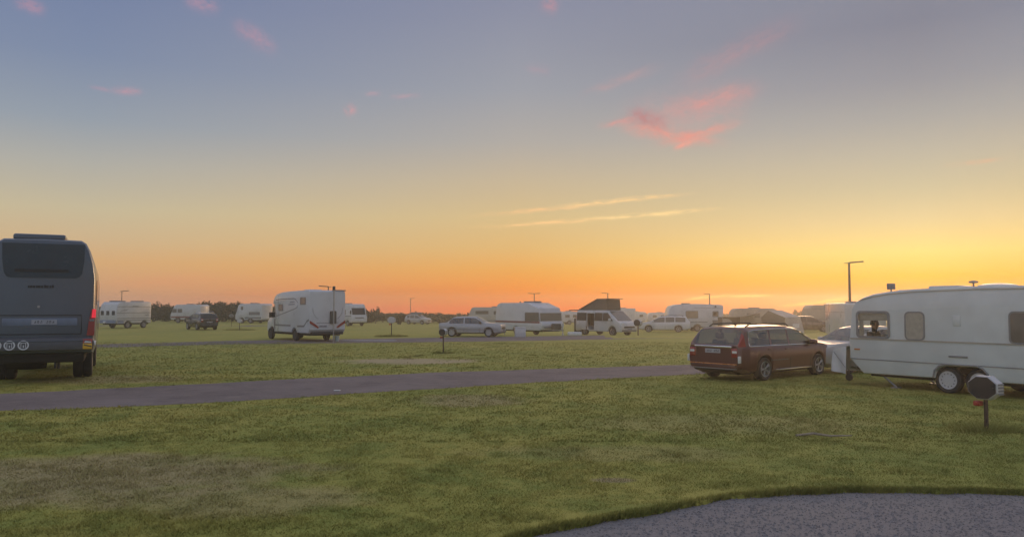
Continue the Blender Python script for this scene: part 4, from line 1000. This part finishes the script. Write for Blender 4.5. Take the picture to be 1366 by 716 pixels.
def tall_post():
    p = root('utility_post', 'tall thin post with a small dark box on top, standing before the overcab motorhome', 'post', -10.4, 46.0)
    MB().tube([(0, 0, -.1), (0, 0, 3.08)], .035, 8).build('pole', 'steel', p)
    MB().rbox(-.075, -.08, 3.05, .075, .08, 3.26, .02).build('sensor_head', 'black', p)
tall_post()
def bucket():
    p = root('bucket', 'pale mint bucket on the grass behind the overcab motorhome', 'bucket', -10.55, 47.6)
    MB().lathe([(.12, 0), (.16, .33), (.15, .33), (.11, .02)], n=18, axis='Z').build('bucket_body', 'mint', p)
    MB().tube([(-.16, 0, .31), (-.1, -.1, .4), (0, -.14, .43), (.1, -.1, .4), (.16, 0, .31)], .008, 5).build('handle', 'steel', p)
bucket()
o = MB().tube([(-10.4, 47.9, .025), (-9.6, 47.6, .03), (-8.8, 47.9, .025), (-7.9, 47.7, .025), (-7.0, 47.9, .02)], .022, 6).build('hose', 'whitest')
tag(o, 'white hose lying on the grass beside the pale mint bucket', 'hose')
p_ = root('water_box', 'pale upright box on the grass before the sloping-front caravan', 'storage box', .55, 53.6, 8)
MB().rbox(-.36, -.25, 0, .36, .25, .66, .05).build('box_body', 'whitecar', p_)
MB().rbox(-.38, -.27, .64, .38, .27, .70, .02).build('lid', 'white', p_)
p_ = root('doorstep', 'pale blue step on the grass beside the old white caravan, at the right edge', 'step', 11.35, 16.0, -20)
MB().rbox(-.75, -.16, .07, .95, .16, .12, .02).build('tread', 'palebl', p_)
for xx in (-.6, .8):
    MB().box(xx - .03, -.12, 0, xx + .03, .12, .07).build('leg', 'palebl', p_)
p_ = root('waste_tank', 'low white waste tank by the drawbar of the sloping-front caravan', 'tank', 4.55, 57.3, 12)
MB().rbox(-.5, -.2, 0, .5, .2, .26, .06).build('tank_body', 'whitest', p_)
MB().lathe([(.06, 0), (.06, .04)], (.3, 0, .255), 'Z', 10).build('cap', 'black', p_)

# ------------------------------------------------------------------ ground, roads, gravel
def gmat(name, build):
    m = bpy.data.materials.new(name); m.use_nodes = True; nt = m.node_tree; g = NG(nt); b = nt.nodes['Principled BSDF']
    geo = g.node('ShaderNodeNewGeometry'); build(g, nt, b, geo.outputs['Position']); return m
def grass_col(g, pos):
    sx = g.node('ShaderNodeSeparateXYZ'); g.nt.links.new(pos, sx.inputs[0]); x, y, z = sx.outputs
    big = g.noise(pos, .16, 3., .55); mid = g.noise(pos, .7, 4., .6); fine = g.noise(pos, 5., 4., .65)
    c = g.mix(g.mapr(big, .38, .62), GA, GB)
    c = g.mix(g.m('MULTIPLY', g.mapr(mid, .46, .64), .85), c, GC); sm = g.noise(pos, 2.6, 3., .6); c = g.mix(g.m('MULTIPLY', g.mapr(sm, .50, .68), .55), c, GC); c = g.mix(g.m('MULTIPLY', g.mapr(sm, .46, .30), .45), c, GB)
    def patch(cx, cy, rx, ry, amt):
        d = g.m('ADD', g.m('POWER', g.m('DIVIDE', g.m('SUBTRACT', x, cx), rx), 2.), g.m('POWER', g.m('DIVIDE', g.m('SUBTRACT', y, cy), ry), 2.))
        d = g.m('ADD', d, g.m('MULTIPLY', g.m('SUBTRACT', mid, .5), 2.2))
        return g.m('MULTIPLY', g.mapr(d, 1.1, .25), amt)
    for a in PATCH: c = g.mix(patch(*a), c, GD)
    c = g.mix(patch(-3.8, 29.9, 3.0, 1.8, .8), c, (.46, .37, .25))
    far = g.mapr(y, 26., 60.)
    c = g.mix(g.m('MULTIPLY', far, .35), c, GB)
    c = g.mix(g.mapr(fine, .3, .75), g.mix(.12, c, (0, 0, 0)), c)
    return c, fine, mid
GA = (.31, .325, .074); GB = (.41, .375, .092); GC = (.235, .275, .062); GD = (.40, .325, .18)
PATCH = [(-4.9, 9.7, 2.7, 1.6, .8), (-2.9, 8.5, 1.6, .8, .5), (-1.0, 17.5, 1.5, 1.3, .65), (1.5, 11.2, 2.2, .7, .25), (3.8, 14, 3, 1.4, .25), (1.2, 9.45, .30, .16, .95), (-11.5, 22.5, 2.5, 1.6, .6)]
def b_grass(g, nt, b, pos):
    c, fine, mid = grass_col(g, pos); nt.links.new(c, b.inputs['Base Color']); b.inputs['Roughness'].default_value = .9; b.inputs['Specular IOR Level'].default_value = .15
    bp = g.node('ShaderNodeBump'); bp.inputs['Strength'].default_value = .45; bp.inputs['Distance'].default_value = .06
    nt.links.new(g.m('ADD', fine, g.m('MULTIPLY', mid, 1.5)), bp.inputs['Height']); nt.links.new(bp.outputs[0], b.inputs['Normal'])
M['grass'] = gmat('field_grass', b_grass)
def b_blade(g, nt, b, pos):
    c, fine, mid = grass_col(g, pos)
    n = g.noise(pos, 23., 2.)
    c = g.mix(g.mapr(n, .35, .7), g.mix(.03, c, (0, 0, 0)), g.mix(.45, c, (.52, .52, .16)))
    nt.links.new(c, b.inputs['Base Color']); b.inputs['Roughness'].default_value = .75; b.inputs['Specular IOR Level'].default_value = .2
    geo2 = g.node('ShaderNodeNewGeometry'); va = g.node('ShaderNodeVectorMath', operation='MULTIPLY_ADD'); nt.links.new(geo2.outputs['Normal'], va.inputs[0]); va.inputs[1].default_value = (.5, .5, .5); va.inputs[2].default_value = (0, 0, .9)
    vn = g.node('ShaderNodeVectorMath', operation='NORMALIZE'); nt.links.new(va.outputs[0], vn.inputs[0]); nt.links.new(vn.outputs[0], b.inputs['Normal'])
    tr = g.node('ShaderNodeBsdfTranslucent'); nt.links.new(c, tr.inputs[0]); mx = g.node('ShaderNodeMixShader'); mx.inputs[0].default_value = .3
    out = nt.nodes['Material Output']; nt.links.new(b.outputs[0], mx.inputs[1]); nt.links.new(tr.outputs[0], mx.inputs[2]); nt.links.new(mx.outputs[0], out.inputs[0])
M['blade'] = gmat('grass_blades', b_blade)
def b_road(g, nt, b, pos):
    n1 = g.noise(pos, .5, 4.); n2 = g.noise(pos, 40., 3.)
    c = g.mix(g.mapr(n1, .3, .7), (.155, .128, .130), (.215, .182, .182)); c = g.mix(g.m('MULTIPLY', g.mapr(n2, .4, .7), .4), c, (.26, .23, .225))
    n3 = g.noise(pos, 1.7, 5., .7); c = g.mix(g.m('MULTIPLY', g.mapr(n3, .52, .66), .45), c, (.27, .235, .20)); c = g.mix(g.m('MULTIPLY', g.mapr(n3, .45, .36), .4), c, (.10, .085, .088))
    nt.links.new(c, b.inputs['Base Color']); b.inputs['Roughness'].default_value = .9; b.inputs['Specular IOR Level'].default_value = .2
    bp = g.node('ShaderNodeBump'); bp.inputs['Strength'].default_value = .4; bp.inputs['Distance'].default_value = .02
    nt.links.new(n2, bp.inputs['Height']); nt.links.new(bp.outputs[0], b.inputs['Normal'])
M['road'] = gmat('worn_tarmac', b_road)
def b_gravel(g, nt, b, pos):
    v = g.node('ShaderNodeTexVoronoi'); nt.links.new(pos, v.inputs['Vector']); v.inputs['Scale'].default_value = 70.
    n1 = g.noise(pos, .9, 5., .65)
    s = g.node('ShaderNodeSeparateColor'); nt.links.new(v.outputs['Color'], s.inputs[0])
    c = g.mix(s.outputs[0], (.165, .155, .162), (.255, .240, .248)); c = g.mix(g.m('MULTIPLY', g.mapr(n1, .42, .62), .6), c, (.24, .222, .215))
    nt.links.new(c, b.inputs['Base Color']); b.inputs['Roughness'].default_value = .85
    bp = g.node('ShaderNodeBump'); bp.inputs['Strength'].default_value = .35; bp.inputs['Distance'].default_value = .012
    nt.links.new(g.m('SUBTRACT', 1., v.outputs['Distance']), bp.inputs['Height']); nt.links.new(bp.outputs[0], b.inputs['Normal'])
M['gravel'] = gmat('grey_gravel', b_gravel)

def terrain():
    ys = [-30, 0, 6, 12, 20, 30, 40, 50, 57, 60, 64] + list(range(68, 112, 4)) + [118, 126, 136, 150, 170, 200, 230, 262]
    us = np.linspace(-1, 1, 61)
    vs = []; nx = len(us)
    for y in ys:
        for u in us:
            x = u * (60 + max(0, y) * 1.05); vs.append((x, y, ground(x, y) if y > 0 else 0))
    fs = [(j * nx + i, j * nx + i + 1, (j + 1) * nx + i + 1, (j + 1) * nx + i) for j in range(len(ys) - 1) for i in range(nx - 1)]
    tag(MB().add(vs, fs).build('ground', 'grass', None, 60), kind='structure')
terrain()
def ribbon(name, mt, lo, hi, kind='structure', z=.004):
    n = len(lo); vs = [(x, y, ground(x, y) + z) for x, y in lo] + [(x, y, ground(x, y) + z) for x, y in hi]
    return tag(MB().add(vs, [(i, i + 1, n + i + 1, n + i) for i in range(n - 1)]).build(name, mt), kind=kind)
def px(x, y):
    """the ground point the camera sees at a pixel of the photograph"""
    u, v = (x - 683) / 1050, (358 - y) / 1050; p = R(2.8)
    d = Vector((u, math.cos(p) - v * math.sin(p), math.sin(p) + v * math.cos(p))); t = -CAM_H / d.z
    return d.x * t, d.y * t
def dense(pts, n=14):
    out = []
    for (a, b) in zip(pts, pts[1:]):
        for k in range(n): out.append((a[0] + (b[0] - a[0]) * k / n, a[1] + (b[1] - a[1]) * k / n))
    return out + [pts[-1]]
def wob(pts, a, seed):
    r = random.Random(seed); ph = [r.uniform(0, 6) for _ in range(4)]
    return [(x, y + a * (math.sin(x * 1.7 + ph[0]) + .6 * math.sin(x * 4.1 + ph[1]) + .4 * math.sin(x * 9.3 + ph[2]))) for x, y in pts]
near_lo = [(-26, 5.5), px(0, 548), px(250, 539), px(520, 522), px(700, 511), px(925, 499)]; near_hi = [(-28, 9.8), px(0, 525), px(170, 517), px(400, 505), px(600, 496), px(925, 486)]
e = near_lo[-1]; f = near_hi[-1]
near_lo += [(e[0] + 5, e[1] + 3.0), (e[0] + 11, e[1] + 6.6), (e[0] + 20, e[1] + 11)]; near_hi += [(f[0] + 4.5, f[1] + 2.6), (f[0] + 10, f[1] + 6), (f[0] + 19, f[1] + 10.2)]
ribbon('road', 'road', wob(dense(near_lo), .05, 1), wob(dense(near_hi), .06, 2))
far_lo = [(-40, 32), px(135, 463.5), px(300, 459), px(460, 457.5), px(700, 454.5), px(920, 450.5), (30, 56)]; far_hi = [(-42, 35), px(135, 459), px(300, 454.5), px(460, 452), px(700, 448.5), px(920, 445.8), (30, 60.5)]
ribbon('road', 'road', wob(dense(far_lo), .08, 3), wob(dense(far_hi), .08, 4))
ribbon('path', 'road', [(-70, 84), (-48, 84.5), (-30, 86), (-22, 88)], [(-70, 91), (-48, 91), (-30, 92), (-22, 92)])
edge = [px(600, 760), px(690, 716), px(760, 703), px(860, 686), px(960, 668), px(1060, 659), px(1130, 656), px(1200, 655.5), px(1290, 657), px(1366, 661), px(1500, 668), px(1750, 690)]
edge = wob(dense(edge, 10), .035, 5)
gv = [(x, y, .004) for x, y in edge] + [(x + .3, -4, .004) for x, y in edge]
n_ = len(edge)
tag(MB().add(gv, [(i, i + 1, n_ + i + 1, n_ + i) for i in range(n_ - 1)]).build('gravel_drive', 'gravel'), kind='structure')
EX = np.array([a for a, _ in edge]); EY = np.array([b for _, b in edge])
def lip():
    """raised turf edge along the gravel"""
    vs = []; rnd = random.Random(3)
    for (x, y) in edge:
        h = .035 + rnd.uniform(-.01, .015); o_ = rnd.uniform(-.03, .03)
        vs += [(x, y - .03 + o_, .0), (x, y - .01 + o_, h), (x, y + .18, h * .9), (x, y + .55, .0)]
    MBx = MB().add(vs, [(4 * i + k, 4 * i + k + 1, 4 * i + k + 5, 4 * i + k + 4) for i in range(n_ - 1) for k in range(3)])
    tag(MBx.build('turf_edge', 'grass', None, 60), kind='structure')
lip()

def in_road(x, y):
    lo = np.interp(x, [a for a, _ in near_lo], [b for _, b in near_lo]); hi = np.interp(x, [a for a, _ in near_hi], [b for _, b in near_hi])
    j = .10 * np.sin(x * 23.7 + y * 61.) ; return (y > lo + .05 + j) & (y < hi - .05 - j)
def blades():
    rng = np.random.default_rng(11); V = []; 
    def vnoise(x, y, s, seed):
        r = np.random.default_rng(seed); t = r.random((64, 64)); xs, ys = x * s, y * s
        i, j = np.floor(xs).astype(int), np.floor(ys).astype(int); fx, fy = xs - i, ys - j; fx = fx * fx * (3 - 2 * fx); fy = fy * fy * (3 - 2 * fy)
        g_ = lambda a, b: t[a % 64, b % 64]
        return (g_(i, j) * (1 - fx) + g_(i + 1, j) * fx) * (1 - fy) + (g_(i, j + 1) * (1 - fx) + g_(i + 1, j + 1) * fx) * fy
    def batch(n, y0, y1, hmin, hmax, wd, pw):
        y = y0 + (y1 - y0) * rng.random(n) ** pw; x = (rng.random(n) * 2 - 1) * (y * .70 + .6)
        ge = np.interp(x, EX, EY); keep = ~in_road(x, y) & ((y > ge) | (x < EX[0]))
        keep &= ((x + 4.0) / 2.9) ** 2 + ((y - 29.9) / 1.5) ** 2 + rng.normal(0, .35, len(x)) > .9
        x, y = x[keep], y[keep]; ge = ge[keep]
        k = .4 * vnoise(x, y, 1.3, 1) + .6 * vnoise(x, y, 5.2, 2)
        keep = rng.random(len(x)) < .25 + 1.1 * k; x, y, k, ge = x[keep], y[keep], k[keep], ge[keep]
        h = (hmin + (hmax - hmin) * rng.random(len(x))) * (.35 + 1.5 * k ** 1.5)
        near = np.clip(1 - (y - ge) / .5, 0, 1) * (x > EX[0]); h = h * (1 + .25 * near); zz = .03 * near
        a = rng.random(len(x)) * 6.283; ln = h * (.5 + 1.1 * rng.random(len(x))); b = rng.random(len(x)) * 6.283
        w = wd * (.7 + .6 * rng.random(len(x)))
        p0 = np.stack([x - np.cos(a) * w, y - np.sin(a) * w, zz - .005], 1); p1 = np.stack([x + np.cos(a) * w, y + np.sin(a) * w, zz - .005], 1)
        p2 = np.stack([x + np.cos(b) * ln, y + np.sin(b) * ln, zz + h], 1)
        V.append(np.stack([p0, p1, p2], 1).reshape(-1, 3))
    batch(230000, 6.3, 12.2, .012, .034, .006, 1.25)
    batch(150000, 12.1, 23, .016, .042, .012, 1.1)
    batch(80000, 22, 46, .02, .05, .026, 1.0)
    # long fringe along the gravel edge
    n = 22000; k0 = rng.random(n); t = rng.random(n) * (n_ - 1.01); i = t.astype(int); f_ = t - i
    x = EX[i] * (1 - f_) + EX[i + 1] * f_; y = EY[i] * (1 - f_) + EY[i + 1] * f_ + np.abs(rng.normal(0, .06, n)) - .05 * rng.random(n) ** 2 * (k0 > .5) - .015
    k = .5 * vnoise(x, y, 2.2, 5) + .5 * vnoise(x, y, .9, 6)
    h = (.025 + .055 * rng.random(n)) * (.3 + 1.4 * k); a = rng.random(n) * 6.283; b = -1.57 + rng.normal(0, 1.0, n); w = .005 + .004 * rng.random(n); ln = h * (.2 + .9 * rng.random(n))
    z0 = .03
    z0 = .01
    V.append(np.stack([np.stack([x - np.cos(a) * w, y - np.sin(a) * w, 0 * x + z0 - .03], 1), np.stack([x + np.cos(a) * w, y + np.sin(a) * w, 0 * x + z0 - .03], 1), np.stack([x + np.cos(b) * ln, y + np.sin(b) * ln, z0 + h], 1)], 1).reshape(-1, 3))
    # rank tufts round the pedestal feet and scattered over the lawn
    tufts = [(7.95, 13.3, .45, .16, 900), (7.6, 13.1, .4, .1, 500), (-8.4, 55, .9, .22, 700), (-24.8, 71.8, 1.1, .2, 600), (-3.06, 35.2, .4, .14, 300)] + [(rng.uniform(-9, 10), rng.uniform(8.5, 34), rng.uniform(.12, .3), rng.uniform(.05, .09), 90) for _ in range(70)]
    for cx, cy, rad, hh, n in tufts:
        if in_road(np.array([cx]), np.array([cy]))[0]: continue
        q = rng.random(n) * 6.283; rr_ = rad * np.sqrt(rng.random(n)); x = cx + np.cos(q) * rr_ * 1.3; y = cy + np.sin(q) * rr_; h = hh * (.4 + .8 * rng.random(n)) * (1.1 - rr_ / rad * .6)
        a = rng.random(n) * 6.283; w = (.006 if cy < 20 else .02) * np.ones(n); gz = np.array([ground(u, v) for u, v in zip(x, y)])
        V.append(np.stack([np.stack([x - np.cos(a) * w, y - np.sin(a) * w, gz], 1), np.stack([x + np.cos(a) * w, y + np.sin(a) * w, gz], 1), np.stack([x + np.cos(q) * h * .7, y + np.sin(q) * h * .7, gz + h], 1)], 1).reshape(-1, 3))
    v = np.concatenate(V).astype(np.float32); n = len(v) // 3
    me = bpy.data.meshes.new('grass'); me.vertices.add(n * 3); me.vertices.foreach_set('co', v.ravel())
    me.loops.add(n * 3); me.loops.foreach_set('vertex_index', np.arange(n * 3, dtype=np.int32)); me.polygons.add(n)
    me.polygons.foreach_set('loop_start', np.arange(0, n * 3, 3, dtype=np.int32)); me.update(calc_edges=True)
    me.materials.append(M['blade']); o = bpy.data.objects.new('grass', me); COL.objects.link(o); tag(o, kind='stuff')
blades()
def stones():
    rng = np.random.default_rng(4); n = 9000; V = []; F = []
    base = np.array([(1, 0, 0), (-1, 0, 0), (0, 1, 0), (0, -1, 0), (0, 0, 1), (0, 0, -1)], float); fc = np.array([(0, 2, 4), (2, 1, 4), (1, 3, 4), (3, 0, 4), (2, 0, 5), (1, 2, 5), (3, 1, 5), (0, 3, 5)])
    x = rng.uniform(EX[1], 6.6, n * 2); y = rng.uniform(6.2, 8.8, n * 2); ok = y < np.interp(x, EX, EY) - .02 + .16 * rng.random(n * 2) ** 4; x, y = x[ok][:n], y[ok][:n]; n = len(x)
    s = .006 + .012 * rng.random(n) ** 2; b = base[None] * (s[:, None, None] * rng.uniform(.6, 1.3, (n, 6, 1))); a = rng.random(n) * 6.28
    c, s_ = np.cos(a)[:, None], np.sin(a)[:, None]; vx = b[..., 0] * c - b[..., 1] * s_ + x[:, None]; vy = b[..., 0] * s_ + b[..., 1] * c + y[:, None]; vz = b[..., 2] * .7 + .006
    v = np.stack([vx, vy, vz], -1).reshape(-1, 3); f = (fc[None] + 6 * np.arange(n)[:, None, None]).reshape(-1, 3)
    me = bpy.data.meshes.new('gravel_stones'); me.from_pydata(v.tolist(), [], f.tolist()); me.materials.append(M['gravel']); o = bpy.data.objects.new('gravel_stones', me); COL.objects.link(o); tag(o, kind='stuff')
stones()
o = MB().tube([(*px(1062, 583), .03), (*px(1085, 582), .05), (*px(1108, 584), .035), (*px(1136, 583), .03)], [.018, .022, .018, .01], 6).build('stick', 'stick'); tag(o, 'bleached stick lying on the lawn between the red estate and the gravel drive', 'stick')
for k, (a, b_) in enumerate(((449, 521.5),)):
    x, y = px(a, b_); o = MB().rbox(x - .07, y - .03, .006, x + .09, y + .04, .03, .01).build('litter_scrap', 'litter')
    tag(o, ('white scrap of litter on the near road', 'pale flat scrap lying on the gravel drive')[k], 'litter')

# ------------------------------------------------------------------ hedge bushes, scrub, far land
def leafmat(name, a, b):
    def f(g, nt, bs, pos):
        n = g.noise(pos, 2.2, 3.); oi = g.node('ShaderNodeObjectInfo')
        nt.links.new(g.mix(g.mapr(n, .35, .65), a, b), bs.inputs['Base Color']); bs.inputs['Roughness'].default_value = .8; bs.inputs['Specular IOR Level'].default_value = .2
    return gmat(name, f)
M['leaf'] = leafmat('dark_hedge_leaves', (.016, .034, .022), (.034, .054, .032)); M['leaf2'] = leafmat('scrub_leaves', (.050, .060, .030), (.085, .085, .042))
M['bark'] = mat('bark', (.06, .05, .04), .9, vary=.3, scale=6)
def leaves(rng, c, rad, n, s):
    """leaf faces gathered in clumps through an uneven crown"""
    m = max(6, n // 45); d = rng.normal(size=(m, 3)); d /= np.linalg.norm(d, axis=1)[:, None]; cc = d * (rng.random((m, 1)) ** .4) * .85
    q = cc[rng.integers(0, m, n)] + rng.normal(0, .13, (n, 3)); q[:, 2] = np.maximum(q[:, 2], -.98)
    p = np.array(c) + q * np.array(rad); a = rng.normal(size=(n, 3)); a /= np.linalg.norm(a, axis=1)[:, None]; b = np.cross(a, rng.normal(size=(n, 3))); b /= np.linalg.norm(b, axis=1)[:, None]
    w = s * rng.uniform(.6, 1.3, (n, 1))
    v = np.stack([p - a * w, p + b * w * .5, p + a * w, p - b * w * .5], 1).reshape(-1, 3); return v
def quads(name, v, mt, parent=None):
    n = len(v) // 4; me = bpy.data.meshes.new(name); me.vertices.add(n * 4); me.vertices.foreach_set('co', v.astype(np.float32).ravel()); me.loops.add(n * 4); me.loops.foreach_set('vertex_index', np.arange(n * 4, dtype=np.int32)); me.polygons.add(n); me.polygons.foreach_set('loop_start', np.arange(0, n * 4, 4, dtype=np.int32)); me.update(calc_edges=True)
    me.materials.append(M[mt]); o = bpy.data.objects.new(name, me); COL.objects.link(o); o.parent = parent; return o
def bush(label, x, y, w, h, mt='leaf', group='bushes of the hedge across the field', seed=0, n=2600, name='bush', cat='bush'):
    rng = np.random.default_rng(seed + 100); p = root(name, label, cat, x, y, 0, group)
    quads('crown', leaves(rng, (0, 0, h * .52), (w / 2, w / 2 * .7, h * .52), n, .19), mt, p)
    b = MB()
    for k in range(3): a = k * 2.1; b.tube([(0, 0, -.1), (math.cos(a) * w * .12, math.sin(a) * w * .1, h * .35), (math.cos(a) * w * .22, math.sin(a) * w * .2, h * .72)], [.09, .06, .02], 6)
    b.build('trunk', 'bark', p); return p
hb = [(150, 118, 6, 2.5), (186, 116, 5, 2.7), (206, 116, 5, 3.1), (222, 117, 4.6, 2.8), (240, 119, 5, 2.6), (262, 121, 5, 2.7), (281, 116, 5, 3.2), (300, 115, 5.4, 3.35), (318, 117, 5, 3.1), (336, 119, 5, 3.0), (352, 119, 5, 2.9), (372, 121, 6, 2.8), (396, 123, 6, 2.7), (428, 125, 6, 2.7), (462, 126, 6, 2.7), (486, 128, 5.5, 2.7)]
where = ['behind the dark motorhome', 'left of the white van with the red stripe', 'tallest one left of the white van', 'just left of the white van with the red stripe', 'behind the left end of the white van', 'behind the roof of the dark hatchback', 'just right of the dark hatchback', 'tallest of the hedge, right of the dark hatchback', 'behind the small pedestal by the hedge', 'behind the motorhome with dark lower panels', 'behind the tail of the motorhome with dark lower panels', 'behind the cab of the overcab motorhome', 'hidden behind the side of the overcab motorhome', 'hidden behind the tail of the overcab motorhome', 'behind the coach-built motorhome', 'at the right end of the hedge by the coach-built motorhome']
for k, (a, Y, w, h) in enumerate(hb):
    bush('dark leafy hedge bush, ' + where[k], (a - 683) / 1050 * Y, Y, w * 1.2, h * .86, seed=k)
bush('small dark rounded bush beside the small silver car', -17.0, 120, 1.5, 1.45, seed=40, n=500, group=None)
bush('slim tall bush sticking up from the scrub', (503 - 683) / 1050 * 150, 150, 2.0, 2.9, 'leaf2', seed=41, n=600, group=None)
bush('small tree on the horizon between the tent awning and the backlit-toned grey caravan', 60, 165, 4, 2.7, 'leaf2', seed=42, n=700, group=None, name='tree', cat='tree')
def scrub():
    rng = np.random.default_rng(9); V = []
    for k in range(190):
        a = rng.uniform(470, 660); Y = rng.uniform(140, 215); x = (a - 683) / 1050 * Y; gz = ground(x, Y)
        row = 414.5 + max(0, (a - 495)) * .02 + rng.normal(0, .6); h = max(.5, 2.05 - (row - 408) / 1050 * Y * 1.0 - gz) * rng.uniform(.75, 1.0)
        V.append(leaves(rng, (x, Y, gz + h * .5), (rng.uniform(2, 4.5), 2, h * .52), 160, .28))
    for k in range(260):
        a = rng.uniform(640, 1450); Y = rng.uniform(185, 255); x = (a - 683) / 1050 * Y; gz = ground(x, Y); h = max(.8, 2.05 - (416.5 - 408) / 1050 * Y - gz) * rng.uniform(.7, 1.0)
        V.append(leaves(rng, (x, Y, gz + h * .5), (rng.uniform(4, 8), 2, h * .52), 110, .5))
    for k in range(120):
        a = rng.uniform(-250, 480); Y = rng.uniform(150, 215); x = (a - 683) / 1050 * Y; gz = ground(x, Y); h = rng.uniform(2, 2.7)
        V.append(leaves(rng, (x, Y, gz + h * .5), (rng.uniform(3, 6), 2, h * .52), 110, .4))
    tag(quads('scrub', np.concatenate(V), 'leaf2'), kind='stuff')
scrub()

# ------------------------------------------------------------------ evening haze
hm = bpy.data.materials.new('evening_haze'); hm.use_nodes = True; nt = hm.node_tree; nt.nodes.clear(); g = NG(nt)
v = g.node('ShaderNodeVolumePrincipled'); v.inputs['Color'].default_value = (.92, .88, .84, 1); v.inputs['Density'].default_value = .0021; v.inputs['Anisotropy'].default_value = .76
o_ = g.node('ShaderNodeOutputMaterial'); nt.links.new(v.outputs[0], o_.inputs['Volume'])
HZ = MB().box(-345, -34, -4.0, 345, 272, 5.6).build('haze', hm, None, 0); tag(HZ, kind='stuff')
